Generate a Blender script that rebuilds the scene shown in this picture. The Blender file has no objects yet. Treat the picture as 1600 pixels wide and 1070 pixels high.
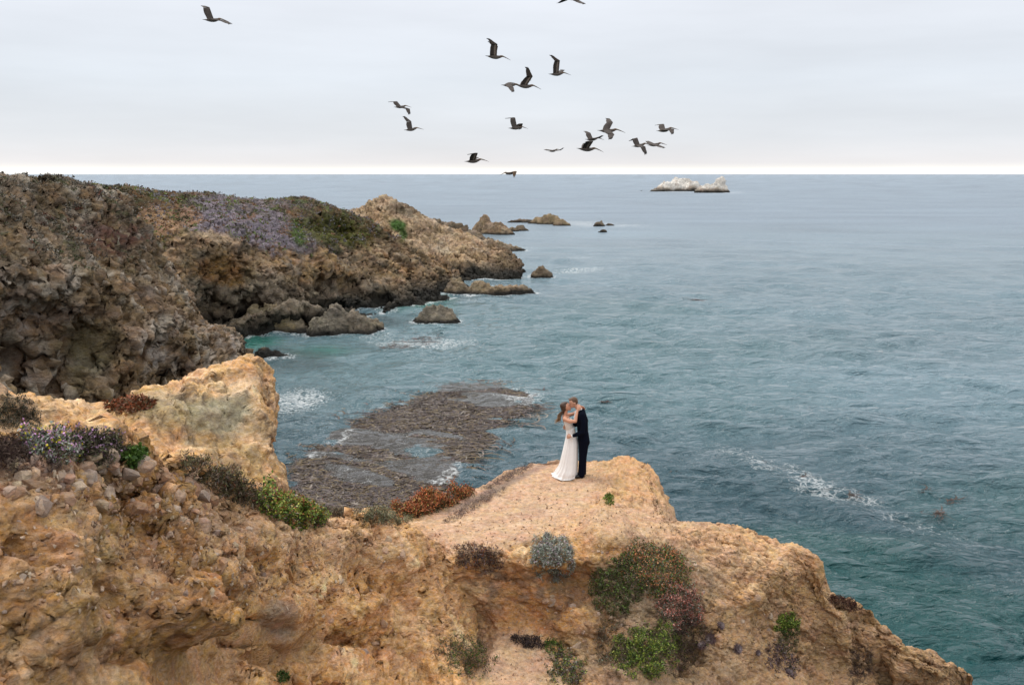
import bpy, bmesh, math, random
import numpy as np
from mathutils import Vector, Matrix, Euler
from mathutils.bvhtree import BVHTree

SC = bpy.context.scene
COL = SC.collection
rng = np.random.default_rng(7)
random.seed(7)

# ------------------------------------------------------------------ camera
CAM_H = 20.0
FOC = 1555.0                       # focal length in photo pixels (1600 wide)
TILT = math.radians(9.6)
ct, st = math.cos(TILT), math.sin(TILT)
cam_data = bpy.data.cameras.new('camera')
cam_data.sensor_width = 36.0
cam_data.lens = 36.0 * FOC / 1600.0
cam_data.clip_start = 0.1
cam_data.clip_end = 80000.0
cam_data.dof.use_dof = True
cam_data.dof.focus_distance = 22.0
cam_data.dof.aperture_fstop = 4.5
cam = bpy.data.objects.new('camera', cam_data)
COL.objects.link(cam)
cam.location = (0, 0, CAM_H)
cam.rotation_euler = (math.radians(90) - TILT, math.radians(0.0), 0)
SC.camera = cam

# ------------------------------------------------------------------ sky and sun
SUN_EL, SUN_AZ = math.radians(50), math.radians(-50)     # high, ahead and to the left behind the cloud
w = bpy.data.worlds.new('World'); SC.world = w; w.use_nodes = True
nt = w.node_tree; nt.nodes.clear()
def wn(t, **k):
    n = nt.nodes.new(t)
    for a, b in k.items(): setattr(n, a, b)
    return n
wo = wn('ShaderNodeOutputWorld'); bg = wn('ShaderNodeBackground')
sky = wn('ShaderNodeTexSky', sky_type='NISHITA', sun_disc=False)
sky.sun_elevation = SUN_EL; sky.sun_rotation = SUN_AZ
tc = wn('ShaderNodeTexCoord'); sep = wn('ShaderNodeSeparateXYZ')
nt.links.new(tc.outputs['Generated'], sep.inputs[0])
ramp = wn('ShaderNodeValToRGB')
def set_ramp(r, stops):
    el = r.color_ramp.elements
    while len(el) > 1: el.remove(el[-1])
    el[0].position = stops[0][0]; el[0].color = (*stops[0][1], 1)
    for p, c in stops[1:]:
        e = el.new(p); e.color = (*c, 1)
# overcast sky: a bright clear strip at the horizon, pale grey deck above, brightest overhead
mp = wn('ShaderNodeMapRange'); mp.inputs['From Min'].default_value = 0.0; mp.inputs['From Max'].default_value = 1.0
powr = wn('ShaderNodeMath', operation='POWER'); powr.inputs[1].default_value = 0.5
mx0 = wn('ShaderNodeMath', operation='MAXIMUM'); mx0.inputs[1].default_value = 0.0
nt.links.new(sep.outputs['Z'], mx0.inputs[0]); nt.links.new(mx0.outputs[0], powr.inputs[0])
nt.links.new(powr.outputs[0], ramp.inputs[0])
S = lambda z: math.sqrt(z)
set_ramp(ramp, [(0.0, (1.0, .985, .95)), (S(.0048), (1.0, .985, .95)), (S(.0068), (.90, .88, .85)),
                (S(.011), (.79, .775, .785)), (S(.035), (.715, .74, .78)), (S(.09), (.70, .745, .805)), (S(.17), (.76, .79, .85)),
                (S(.35), (.80, .82, .86)), (S(.7), (.98, .99, 1.0)), (1.0, (1.0, 1.0, 1.0))])
ramp.color_ramp.interpolation = 'LINEAR'
cm = wn('ShaderNodeMapping'); cm.inputs['Scale'].default_value = (1.0, 1.0, 7.0)
cn = wn('ShaderNodeTexNoise'); cn.inputs['Scale'].default_value = 3.4; cn.inputs['Detail'].default_value = 5; cn.inputs['Roughness'].default_value = .5
nt.links.new(tc.outputs['Generated'], cm.inputs[0]); nt.links.new(cm.outputs[0], cn.inputs['Vector'])
cr = wn('ShaderNodeMapRange'); cr.inputs['From Min'].default_value = .3; cr.inputs['From Max'].default_value = .7
cr.inputs['To Min'].default_value = .94; cr.inputs['To Max'].default_value = 1.06
nt.links.new(cn.outputs['Fac'], cr.inputs['Value'])
zen = wn('ShaderNodeMapRange'); zen.inputs['From Min'].default_value = .15; zen.inputs['From Max'].default_value = .9
zen.inputs['To Min'].default_value = 10.0; zen.inputs['To Max'].default_value = 16.5     # an overcast zenith is about twice its horizon
nt.links.new(sep.outputs['Z'], zen.inputs['Value'])
mul = wn('ShaderNodeMath', operation='MULTIPLY'); nt.links.new(cr.outputs[0], mul.inputs[0]); nt.links.new(zen.outputs[0], mul.inputs[1])
sc_ = wn('ShaderNodeVectorMath', operation='SCALE')
nt.links.new(ramp.outputs[0], sc_.inputs[0]); nt.links.new(mul.outputs[0], sc_.inputs['Scale'])
mix = wn('ShaderNodeMix', data_type='RGBA'); mix.inputs['Factor'].default_value = .95
nt.links.new(sky.outputs[0], mix.inputs[6]); nt.links.new(sc_.outputs[0], mix.inputs[7])
bg.inputs['Strength'].default_value = 0.105
nt.links.new(mix.outputs[2], bg.inputs['Color']); nt.links.new(bg.outputs[0], wo.inputs[0])

sun_d = bpy.data.lights.new('sun', 'SUN'); sun_d.energy = 1.5; sun_d.angle = math.radians(12); sun_d.color = (1, .96, .9)
sun = bpy.data.objects.new('sun', sun_d); COL.objects.link(sun)
sd = Vector((math.sin(SUN_AZ) * math.cos(SUN_EL), math.cos(SUN_AZ) * math.cos(SUN_EL), math.sin(SUN_EL)))
sun.rotation_euler = sd.to_track_quat('Z', 'Y').to_euler()
SC.view_settings.view_transform = 'Standard'; SC.view_settings.look = 'None'
SC.view_settings.exposure = 0.08; SC.view_settings.gamma = 1.0; SC.view_settings.use_curve_mapping = False
SC.render.engine = 'CYCLES'
SC.cycles.max_bounces = 6; SC.cycles.diffuse_bounces = 3; SC.cycles.glossy_bounces = 3
SC.cycles.transparent_max_bounces = 6

# ------------------------------------------------------------------ photo pixel <-> place
def ray(px, py):
    x = (px - 800) / FOC; yc = -(py - 535) / FOC
    return Vector((x, ct + yc * st, -st + yc * ct))
def at(px, py, Y):                  # the point seen at that pixel, Y metres ahead
    d = ray(px, py); s = Y / d.y
    return Vector((d.x * s, Y, CAM_H + d.z * s))
def at_z(px, py, z=0.0):            # the point seen at that pixel, at height z
    d = ray(px, py); s = (z - CAM_H) / d.z
    return Vector((d.x * s, d.y * s, z))
def proj(V):
    V = np.asarray(V, float); x, y, z = V[..., 0], V[..., 1], V[..., 2] - CAM_H
    zf = y * ct - z * st; yc = y * st + z * ct
    zf = np.where(zf < .1, .1, zf)
    return 800 + FOC * x / zf, 535 - FOC * yc / zf

# ------------------------------------------------------------------ noise
PERM = np.random.default_rng(3).permutation(65536).astype(np.int64)
def hsh(ix, iy, iz, s=0):
    return PERM[(PERM[(PERM[(ix + s * 7919) & 65535] + iy) & 65535] + iz) & 65535]
_g = np.random.default_rng(5).normal(size=(65536, 3)); _g /= np.linalg.norm(_g, axis=1, keepdims=True)
GRAD = _g.astype(np.float32)
RND = np.random.default_rng(6).random((65536, 6)).astype(np.float32)
def perlin(P, s=0):
    P = P.reshape(-1, 3); I = np.floor(P).astype(np.int64); F = (P - I).astype(np.float32)
    U = F * F * F * (F * (F * 6 - 15) + 10); out = 0
    for dx in (0, 1):
        wx = U[:, 0] if dx else 1 - U[:, 0]
        for dy in (0, 1):
            wy = U[:, 1] if dy else 1 - U[:, 1]
            for dz in (0, 1):
                wz = U[:, 2] if dz else 1 - U[:, 2]
                g = GRAD[hsh(I[:, 0] + dx, I[:, 1] + dy, I[:, 2] + dz, s)]
                out = out + wx * wy * wz * ((F[:, 0] - dx) * g[:, 0] + (F[:, 1] - dy) * g[:, 1] + (F[:, 2] - dz) * g[:, 2])
    return out * 1.6
def fbm(P, o=4, s=0, gain=.5, lac=2.03, ridged=False):
    P = P.reshape(-1, 3); a = 1.0; t = 0; n = 0
    for i in range(o):
        v = perlin(P, s + i)
        if ridged: v = 1 - 2 * np.abs(v)
        t = t + a * v; n += a; a *= gain; P = P * lac + 11.3
    return t / n
def cells(P, s=0, jit=.9):          # nearest feature point: distance, gap to the second, its id, vector to it
    P = P.reshape(-1, 3); I = np.floor(P).astype(np.int64); F = (P - I).astype(np.float32)
    n = len(P); d1 = np.full(n, 9., np.float32); d2 = np.full(n, 9., np.float32); idn = np.zeros(n, np.int64); vec = np.zeros((n, 3), np.float32)
    for dx in (-1, 0, 1):
        for dy in (-1, 0, 1):
            for dz in (-1, 0, 1):
                h = hsh(I[:, 0] + dx, I[:, 1] + dy, I[:, 2] + dz, s)
                v = F - (np.array([dx, dy, dz], np.float32) + .5 + (RND[h, :3] - .5) * jit)
                d = np.einsum('ij,ij->i', v, v)
                m = d < d1
                d2 = np.where(m, d1, np.minimum(d2, d)); d1 = np.where(m, d, d1)
                idn = np.where(m, h, idn); vec = np.where(m[:, None], v, vec)
    return np.sqrt(d1), np.sqrt(d2), idn, vec
def facet(P, s=0, tilt=1.0, off=.5):  # broken, blocky relief: each cell its own tilted plane and step
    d1, d2, h, v = cells(P, s)
    g = GRAD[(h * 31 + 7) & 65535]
    f = tilt * np.einsum('ij,ij->i', v, g) + off * (RND[h, 3] - .5) * 2
    e = np.clip((d2 - d1) / .16, 0, 1)          # joint between blocks
    return f * 1.0 - (1 - e) ** 2 * .35
def sstep(a, b, x):
    t = np.clip((x - a) / (b - a), 0, 1); return t * t * (3 - 2 * t)

# ------------------------------------------------------------------ lofted landforms
def cr1(P, t):                       # Catmull-Rom along axis 0 at parameters t
    n = len(P); i = np.clip(np.floor(t).astype(int), 0, n - 2); f = (t - i)
    def g(k): return P[np.clip(k, 0, n - 1)]
    sh = (len(t),) + (1,) * (P.ndim - 1); f = f.reshape(sh)
    p0, p1, p2, p3 = g(i - 1), g(i), g(i + 1), g(i + 2)
    return .5 * (2 * p1 + (p2 - p0) * f + (2 * p0 - 5 * p1 + 4 * p2 - p3) * f ** 2 + (3 * p1 - p0 - 3 * p2 + p3) * f ** 3)
def even(P, n, wts=None):
    L = np.linalg.norm(np.diff(P, axis=0), axis=-1)
    if L.ndim > 1: L = L.mean(axis=1)
    if wts is not None: L = L * np.asarray(wts)
    c = np.concatenate([[0], np.cumsum(L)]); return np.interp(np.linspace(0, c[-1], n), c, np.arange(len(P)))
def loft(sections, nu, nv, uw=None, vw=None):
    P = np.array([[list(p) for p in s] for s in sections], float)        # S x K x 3
    tu = even(P, nu, uw); tv = even(P.transpose(1, 0, 2), nv, vw)
    V = cr1(P, tu); V = cr1(V.transpose(1, 0, 2), tv).transpose(1, 0, 2)
    return V                                                              # nu x nv x 3
def gnormal(V):
    a = np.gradient(V, axis=0); b = np.gradient(V, axis=1); n = np.cross(b, a)
    return n / (np.linalg.norm(n, axis=-1, keepdims=True) + 1e-9)
def grid_mesh(name, V, cols=None, flip=False, attrs=None):
    nu, nv = V.shape[:2]; me = bpy.data.meshes.new(name)
    idx = np.arange(nu * nv).reshape(nu, nv)
    q = np.stack([idx[:-1, :-1], idx[1:, :-1], idx[1:, 1:], idx[:-1, 1:]], -1).reshape(-1, 4)
    if flip: q = q[:, ::-1]
    me.vertices.add(nu * nv); me.vertices.foreach_set('co', V.reshape(-1).astype(np.float32))
    me.loops.add(q.size); me.loops.foreach_set('vertex_index', q.reshape(-1).astype(np.int32))
    me.polygons.add(len(q)); me.polygons.foreach_set('loop_start', (np.arange(len(q)) * 4).astype(np.int32))
    me.polygons.foreach_set('use_smooth', np.ones(len(q), bool))
    me.update(calc_edges=True)
    if cols is not None: set_col(me, cols)
    for k, a in (attrs or {}).items():
        t = me.attributes.new(k, 'FLOAT', 'POINT'); t.data.foreach_set('value', np.asarray(a, np.float32).reshape(-1))
    return me
def set_col(me, c, name='Col'):
    c = np.asarray(c, np.float32).reshape(-1, 3); c4 = np.ones((len(c), 4), np.float32); c4[:, :3] = c
    t = me.attributes.new(name, 'FLOAT_COLOR', 'POINT'); t.data.foreach_set('color', c4.reshape(-1))
def poly_mesh(name, V, F, cols=None, smooth=False):
    me = bpy.data.meshes.new(name); me.from_pydata([tuple(v) for v in V], [], [tuple(f) for f in F])
    if smooth: me.polygons.foreach_set('use_smooth', np.ones(len(me.polygons), bool))
    if cols is not None: set_col(me, cols)
    return me
def quads_mesh(name, V, n, cols=None, smooth=False, k=4):   # V: consecutive k-gons
    V = np.asarray(V, np.float32).reshape(-1, 3); me = bpy.data.meshes.new(name)
    me.vertices.add(len(V)); me.vertices.foreach_set('co', V.reshape(-1))
    m = len(V) // k
    me.loops.add(len(V)); me.loops.foreach_set('vertex_index', np.arange(len(V)).astype(np.int32))
    me.polygons.add(m); me.polygons.foreach_set('loop_start', (np.arange(m) * k).astype(np.int32))
    if smooth: me.polygons.foreach_set('use_smooth', np.ones(m, bool))
    me.update(calc_edges=True)
    if cols is not None: set_col(me, cols)
    return me
def link(name, me, mat=None, parent=None, label=None, cat=None, group=None, kind=None, loc=None):
    o = bpy.data.objects.new(name, me); COL.objects.link(o)
    if mat is not None and me is not None and not me.materials: me.materials.append(mat)
    if parent is not None: o.parent = parent
    if loc is not None: o.location = loc
    for k, v in (('label', label), ('category', cat), ('group', group), ('kind', kind)):
        if v: o[k] = v
    return o

# ------------------------------------------------------------------ materials
def material(name):
    m = bpy.data.materials.new(name); m.use_nodes = True; t = m.node_tree
    return m, t, t.nodes['Principled BSDF']
def noise_node(t, scale, detail=6, rough=.6, vec=None, dist=0):
    n = t.nodes.new('ShaderNodeTexNoise'); n.inputs['Scale'].default_value = scale
    n.inputs['Detail'].default_value = detail; n.inputs['Roughness'].default_value = rough; n.inputs['Distortion'].default_value = dist
    if vec is not None: t.links.new(vec, n.inputs['Vector'])
    return n
def maprange(t, src, a, b, c, d):
    n = t.nodes.new('ShaderNodeMapRange'); t.links.new(src, n.inputs['Value'])
    for i, v in zip(('From Min', 'From Max', 'To Min', 'To Max'), (a, b, c, d)): n.inputs[i].default_value = v
    return n.outputs[0]
def rock_material(name, s, bump=.5, grit=1.0, rough=.95, var=(.6, 1.36)):
    m, t, b = material(name)
    g = t.nodes.new('ShaderNodeNewGeometry'); a = t.nodes.new('ShaderNodeAttribute'); a.attribute_name = 'Col'
    mp = t.nodes.new('ShaderNodeMapping'); mp.inputs['Rotation'].default_value = (.5, .35, .2); mp.inputs['Scale'].default_value = (1, 1, 1.9)
    t.links.new(g.outputs['Position'], mp.inputs[0]); pos = mp.outputs[0]
    n1 = noise_node(t, 3.0 * s, 9, .68, pos); n2 = noise_node(t, 22 * s, 6, .7, pos); n3 = noise_node(t, .8 * s, 5, .6, pos)
    mu = t.nodes.new('ShaderNodeMath'); mu.operation = 'MULTIPLY'
    t.links.new(maprange(t, n1.outputs['Fac'], .3, .7, *var), mu.inputs[0])
    t.links.new(maprange(t, n2.outputs['Fac'], .3, .7, .68, 1.3), mu.inputs[1])
    v = t.nodes.new('ShaderNodeVectorMath'); v.operation = 'SCALE'
    t.links.new(a.outputs['Color'], v.inputs[0]); t.links.new(mu.outputs[0], v.inputs['Scale'])
    hs = t.nodes.new('ShaderNodeHueSaturation'); t.links.new(v.outputs[0], hs.inputs['Color'])
    t.links.new(maprange(t, n3.outputs['Fac'], .3, .7, .487, .513), hs.inputs['Hue'])
    t.links.new(maprange(t, noise_node(t, 5 * s, 4, .6, pos).outputs['Fac'], .3, .7, .8, 1.15), hs.inputs['Saturation'])
    t.links.new(hs.outputs[0], b.inputs['Base Color'])
    b.inputs['Roughness'].default_value = rough; b.inputs['Specular IOR Level'].default_value = .25
    vo = t.nodes.new('ShaderNodeTexVoronoi'); vo.feature = 'F1'; vo.inputs['Scale'].default_value = 7 * s; t.links.new(pos, vo.inputs['Vector'])
    ad = t.nodes.new('ShaderNodeMath'); ad.operation = 'MULTIPLY_ADD'; ad.inputs[1].default_value = .35 * grit
    t.links.new(vo.outputs['Distance'], ad.inputs[0]); t.links.new(n1.outputs['Fac'], ad.inputs[2])
    a2 = t.nodes.new('ShaderNodeMath'); a2.operation = 'MULTIPLY_ADD'; a2.inputs[1].default_value = .28 * grit
    t.links.new(n2.outputs['Fac'], a2.inputs[0]); t.links.new(ad.outputs[0], a2.inputs[2])
    bp = t.nodes.new('ShaderNodeBump'); bp.inputs['Strength'].default_value = bump; bp.inputs['Distance'].default_value = .12 / s
    t.links.new(a2.outputs[0], bp.inputs['Height']); t.links.new(bp.outputs[0], b.inputs['Normal'])
    return m
def attr_material(name, rough=.7, var=.25, spec=.3, scale=30, trans=0.0):
    m, t, b = material(name)
    a = t.nodes.new('ShaderNodeAttribute'); a.attribute_name = 'Col'
    g = t.nodes.new('ShaderNodeNewGeometry'); n = noise_node(t, scale, 3, .5, g.outputs['Position'])
    v = t.nodes.new('ShaderNodeVectorMath'); v.operation = 'SCALE'
    t.links.new(a.outputs['Color'], v.inputs[0]); t.links.new(maprange(t, n.outputs['Fac'], .3, .7, 1 - var, 1 + var), v.inputs['Scale'])
    t.links.new(v.outputs[0], b.inputs['Base Color']); b.inputs['Roughness'].default_value = rough; b.inputs['Specular IOR Level'].default_value = spec
    return m
def flat_material(name, col, rough=.6, var=.12, scale=20, spec=.4, metal=0, bump=0):
    m, t, b = material(name); tcn = t.nodes.new('ShaderNodeTexCoord')
    n = noise_node(t, scale, 4, .6, tcn.outputs['Object'])
    v = t.nodes.new('ShaderNodeVectorMath'); v.operation = 'SCALE'; v.inputs[0].default_value = col
    t.links.new(maprange(t, n.outputs['Fac'], .3, .7, 1 - var, 1 + var), v.inputs['Scale'])
    t.links.new(v.outputs[0], b.inputs['Base Color']); b.inputs['Roughness'].default_value = rough; b.inputs['Specular IOR Level'].default_value = spec
    if bump:
        bp = t.nodes.new('ShaderNodeBump'); bp.inputs['Strength'].default_value = bump; bp.inputs['Distance'].default_value = .01
        t.links.new(n.outputs['Fac'], bp.inputs['Height']); t.links.new(bp.outputs[0], b.inputs['Normal'])
    return m
# ================================================================== LANDFORMS
M_near = rock_material('near_rock', 3.0, .85, 1.2)
M_mid = rock_material('mid_rock', 1.6, .8)
M_far = rock_material('far_rock', .42, .95)

def mixc(a, b, t):
    t = np.asarray(t)[:, None]; return a * (1 - t) + b * t
def C(*c): return np.array(c, float)[None, :]
def pxblob(px, py, cx, cy, rx, ry, soft=.5, wob=None, ang=0):
    dx, dy = px - cx, py - cy
    if ang:
        c, s = math.cos(math.radians(ang)), math.sin(math.radians(ang)); dx, dy = dx * c + dy * s, -dx * s + dy * c
    r = np.sqrt((dx / rx) ** 2 + (dy / ry) ** 2)
    if wob is not None: r = r + wob
    return 1 - sstep(1 - soft, 1 + soft, r)
def displace(V, d):
    N = gnormal(V); return V + N * d.reshape(V.shape[:2])[..., None]
def strat(P, ax=(.35, -.2, .9), k=2.5):
    a = np.array(ax, float); a /= np.linalg.norm(a); return P + np.outer(P @ a, a) * (k - 1)
def bumps(V, feats):                      # hand-placed knobs (+) and hollows (-)
    px, py = proj(V); px = px.ravel(); py = py.ravel(); d = np.zeros(len(px))
    wob = perlin(V.reshape(-1, 3) * 1.3, 77) * .35
    for cx, cy, rx, ry, a in feats: d += a * pxblob(px, py, cx, cy, rx, ry, .45, wob)
    return displace(V, d)
def respace(V, n=9):
    """slide vertices within the surface, so that freshly raised steps are not spanned by stretched faces"""
    for _ in range(n):
        N = gnormal(V); D = np.zeros_like(V)
        D[1:-1, 1:-1] = (V[:-2, 1:-1] + V[2:, 1:-1] + V[1:-1, :-2] + V[1:-1, 2:]) / 4 - V[1:-1, 1:-1]
        D -= N * np.sum(D * N, -1, keepdims=True); V = V + .8 * D
    return V
def planarize(V, size, k, seed=0, ax=(.35, -.2, .9), st_k=1.5):
    """break the surface into flat facets about 'size' metres across, as fractured rock is"""
    P = V.reshape(-1, 3); Q = strat(P, ax, st_k) / size; I = np.floor(Q).astype(np.int64); F = Q - I
    n = len(P); best = np.full(n, 99.); key = np.zeros(n, np.int64)
    for dx in (-1, 0, 1):
        for dy in (-1, 0, 1):
            for dz in (-1, 0, 1):
                a, b_, c_ = I[:, 0] + dx, I[:, 1] + dy, I[:, 2] + dz; h = hsh(a, b_, c_, seed)
                v = F - (np.array([dx, dy, dz]) + .5 + (RND[h, :3] - .5) * .95); d = np.einsum('ij,ij->i', v, v) * (.7 + .8 * RND[h, 5])
                m = d < best; best = np.where(m, d, best); key = np.where(m, (a + 100000) * 1000003 * 7 + (b_ + 100000) * 10007 + (c_ + 100000), key)
    _, inv = np.unique(key, return_inverse=True); cnt = np.bincount(inv).astype(float); N = gnormal(V).reshape(-1, 3)
    C_ = np.stack([np.bincount(inv, P[:, j]) / cnt for j in range(3)], 1); M_ = np.stack([np.bincount(inv, N[:, j]) for j in range(3)], 1)
    M_ /= np.linalg.norm(M_, axis=1, keepdims=True) + 1e-9
    M_ = M_ + .36 * np.random.default_rng(seed).normal(size=M_.shape); M_ /= np.linalg.norm(M_, axis=1, keepdims=True)
    n_ = M_[inv]; h = np.einsum('ij,ij->i', P - C_[inv], n_); h = np.clip(h, -size * .45, size * .45)
    kk = k if np.isscalar(k) else np.asarray(k)[:, None] if False else k
    return (P - n_ * (h * kk)[:, None]).reshape(V.shape)
def crack(P, s, w=.07):
    return np.exp(-(perlin(P, s) / w) ** 2)
def rockify(V, L, amp, seed=0, soft=1.0, blocky=1.0, st_ax=(.35, -.2, .9), st_k=2.2, fade=None, rid=1.0, bias=.35, peb=0, pm=1.0, plan=.7):
    """ridges, broken blocks, bedding cracks and ledges at sizes L, L/2.6, L/7 and L/16 metres"""
    one = 1.0 if fade is None else fade
    P = V.reshape(-1, 3); W = np.stack([perlin(P / L * .7, seed + i) for i in (50, 51, 52)], 1) * L * .3
    d = amp * (.85 * rid * fbm((P + W) / (1.9 * L), 3, seed, ridged=True) + .4 * soft * fbm(P / (1.1 * L), 3, seed + 9))
    d += amp * .26 * blocky * facet(strat(P + W, st_ax, st_k) / L, seed + 1)
    d = d - np.median(d) - bias * amp
    V = respace(displace(V, d * one))
    P = V.reshape(-1, 3); Ps = strat(P + W * .5, st_ax, st_k * 1.2)
    d = amp * .15 * blocky * facet(Ps / (L / 2.2), seed + 2) + amp * .27 * fbm(Ps / (L / 1.5), 5, seed + 12, ridged=True, gain=.55) - amp * .26 * blocky * crack(Ps / (L / 1.6), seed + 15)
    V = respace(displace(V, d * one))
    if plan: V = planarize(V, L / 2.3, plan * .8 * one, seed + 21, st_ax, 1.5); V = planarize(respace(V, 3), L / 5.5, plan * one, seed + 22, st_ax, 1.6)
    P = V.reshape(-1, 3); Ps = strat(P, st_ax, st_k)
    d = amp * .14 * blocky * facet(Ps / (L / 6), seed + 3) + amp * .075 * facet(P / (L / 15), seed + 4) + amp * .12 * fbm(Ps / (L / 7), 4, seed + 14, ridged=True, gain=.6) - amp * .05 * blocky * crack(Ps / (L / 5), seed + 16)
    if peb:
        d1, _, hh, _ = cells((P + W * .3) / (L / 3.4), seed + 30); d = d + pm * peb * np.clip(.55 - d1, 0, 1) * (.3 + 1.2 * RND[hh, 2])
        d1, _, hh, _ = cells(P / (L / 8), seed + 31); d = d + pm * peb * .5 * np.clip(.55 - d1, 0, 1) * (.3 + 1.2 * RND[hh, 2])
    d = d - amp * .13 * blocky * crack((P + W * .2) / (L / 2.4), seed + 18, .05) - amp * .07 * blocky * crack(Ps / (L / 8), seed + 19, .08)
    V = displace(V, d * (np.sqrt(one) if fade is not None else 1))
    if plan: V = planarize(V, L / 13, plan * one, seed + 23, st_ax, 1.5)
    P = V.reshape(-1, 3); return displace(V, amp * .03 * fbm(P / (L / 18), 3, seed + 60, ridged=True) * one)
A = at
def world_sections(rows, back, base_drop=None):
    """rows: list of visible points per section; back: function(section index, crest) -> points behind the crest (far to near)"""
    out = []
    for i, r in enumerate(rows):
        pts = [A(*p) for p in r]
        out.append(back(i, pts[0]) + pts)
    return out
def down(p, dx, dy, z): return Vector((p.x + dx, p.y + dy, z))
def behind(p, dy, z, inset=0): return Vector((p.x * (1 + dy / p.y) - inset, p.y + dy, z))   # farther along the line of sight, then inset to the left

# ---- D: tall cliff on the left -------------------------------------------------
rowsD = [
 [(-260,262,60),(-240,350,56),(-240,450,52),(-240,560,48),(-240,690,44)],
 [(-120,266,62),(-120,350,58),(-120,450,55),(-120,560,52),(-120,680,49)],
 [(5,274,68),(5,340,62),(0,430,58),(0,540,56),(0,660,53)],
 [(60,279,73),(60,345,67),(58,435,61),(50,540,60),(50,670,55)],
 [(115,284,78),(115,345,71),(112,430,64),(105,540,62),(100,670,57)],
 [(165,292,83),(165,350,76),(165,430,68),(160,540,65),(155,665,60)],
 [(205,310,88),(213,365,80),(220,440,73),(225,540,68),(225,665,62)],
 [(238,368,90),(255,420,84),(268,480,77),(275,550,72),(285,660,65)],
 [(268,415,95),(285,470,88),(298,520,82),(308,570,77),(318,660,70)],
 [(300,478,99),(318,510,94),(330,540,88),(342,580,82),(350,650,75)],
 [(340,508,104),(354,530,100),(364,552,96),(370,580,90),(378,630,80)],
 [(374,545,107),(382,556,105),(388,570,101),(392,590,94),(396,620,84)],
]
def backD(i, c):
    f = min(1, i / 9); e = f * f
    return [behind(c, 50 - 34 * f, -3, 4 * f + 2), behind(c, 38 - 28 * f, (c.z - 2) * (1 - .6 * e), 3 * f + 1), behind(c, 14 - 10 * f, (c.z - .5) * (1 - .2 * e), 1.5 * f)]
def baseD(s): return s + [Vector((s[-1].x + 1.5, s[-1].y - 4, -3))]
secD = [baseD(s) for s in world_sections(rowsD, backD)]
VD = loft(secD, 370, 280, vw=[.12, .2, .4, 1.1, 1, 1, 1, .3])
VD = bumps(VD, [(75,600,42,62,-5), (245,590,60,52,-5), (150,560,45,40,-2.0), (230,585,60,60,1.5), (250,320,30,40,-1.2),
                (160,630,60,25,-3), (330,545,50,28,1.5), (120,460,60,40,1.2)])
fd = np.clip(.22 + .78 * sstep(0.05, .5, 1 - gnormal(VD)[..., 2].ravel()), 0, 1)
VD = rockify(VD, 4.6, 1.8, 20, plan=.9, blocky=1.3, st_ax=(.3, -.5, .8), fade=fd)

# ---- E: headlands beyond the cove ------------------------------------------------
rowsE1 = [
 [(120,291,118),(120,340,112),(120,400,106),(120,470,102),(120,545,98)],
 [(190,292,130),(195,340,123),(200,400,117),(205,460,113),(215,535,107)],
 [(260,299,136),(265,345,128),(272,400,121),(280,455,118),(290,527,113)],
 [(320,303,142),(322,345,133),(325,400,126),(330,450,123),(335,520,119)],
 [(375,309,148),(375,350,136),(378,400,129),(382,455,127),(386,520,123)],
 [(430,313,153),(430,355,141),(432,400,134),(435,455,131),(440,518,127)],
 [(480,311,160),(482,355,147),(485,405,139),(490,450,135),(498,505,132)],
 [(515,323,164),(518,360,152),(525,405,145),(532,450,140),(542,497,136)],
 [(560,338,170),(562,372,160),(568,412,152),(575,450,147),(585,487,142)],
 [(610,362,174),(612,390,165),(618,420,159),(625,447,154),(635,474,151)],
 [(655,388,178),(657,408,170),(662,430,164),(668,450,159),(675,469,157)],
 [(695,416,180),(696,428,175),(700,441,169),(704,454,165),(710,466,161)],
 [(722,436,180),(723,442,177),(727,450,173),(733,457,169),(738,466,163)],
]
def backE1(i, c):
    f = i / 12; return [behind(c, 36 - 18 * f, -4, 5), behind(c, 24 - 12 * f, c.z * .7 - 1, 3), behind(c, 9 - 4 * f, c.z * .93, 1)]
secE1 = [s + [Vector((s[-1].x, s[-1].y - 4, -3))] for s in world_sections(rowsE1, backE1)]
VE1 = loft(secE1, 390, 220, vw=[.1, .2, .7, 1.2, 1, 1, 1, .3])
VE1 = bumps(VE1, [(345,480,34,22,-4), (400,482,20,14,-5), (530,440,45,12,-4), (600,455,30,10,-2.5), (455,500,70,16,3), (330,380,60,25,1.5),
                  (560,470,40,10,-3), (505,470,30,12,-3), (430,430,30,20,1.5), (520,350,40,12,-1.5)])
_x, _y = proj(VE1); _x = _x.ravel(); _y = _y.ravel()
fe = np.clip(.2 + .8 * sstep(.12, .5, 1 - gnormal(VE1)[..., 2].ravel()) + sstep(500, 560, _x) * sstep(340, 372, _y), 0, 1)
VE1 = rockify(VE1, 6, 2.5, 40, plan=.9, blocky=1.3, st_ax=(.5, -.2, .8), fade=fe)

rowsE2 = [
 [(500,335,196),(500,350,190),(500,370,184),(505,390,180),(510,440,172)],
 [(545,329,200),(545,348,193),(550,370,187),(555,390,183),(560,440,176)],
 [(572,314,206),(572,340,197),(578,370,190),(585,400,185),(592,438,179)],
 [(603,309,210),(604,338,200),(610,368,193),(617,400,188),(622,438,183)],
 [(636,318,213),(638,345,203),(641,372,196),(646,403,190),(650,438,185)],
 [(668,338,215),(670,358,206),(674,382,198),(678,408,192),(682,438,187)],
 [(702,352,216),(704,370,208),(708,391,200),(712,413,194),(716,438,189)],
 [(740,368,216),(741,381,209),(744,398,202),(748,417,196),(752,439,190)],
 [(778,381,214),(779,391,208),(781,405,202),(784,421,196),(786,438,190)],
 [(802,387,211),(804,396,207),(806,408,201),(808,422,196),(808,437,191)],
 [(812,404,207),(813,410,204),(814,417,200),(815,426,196),(815,437,191)],
]
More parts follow.
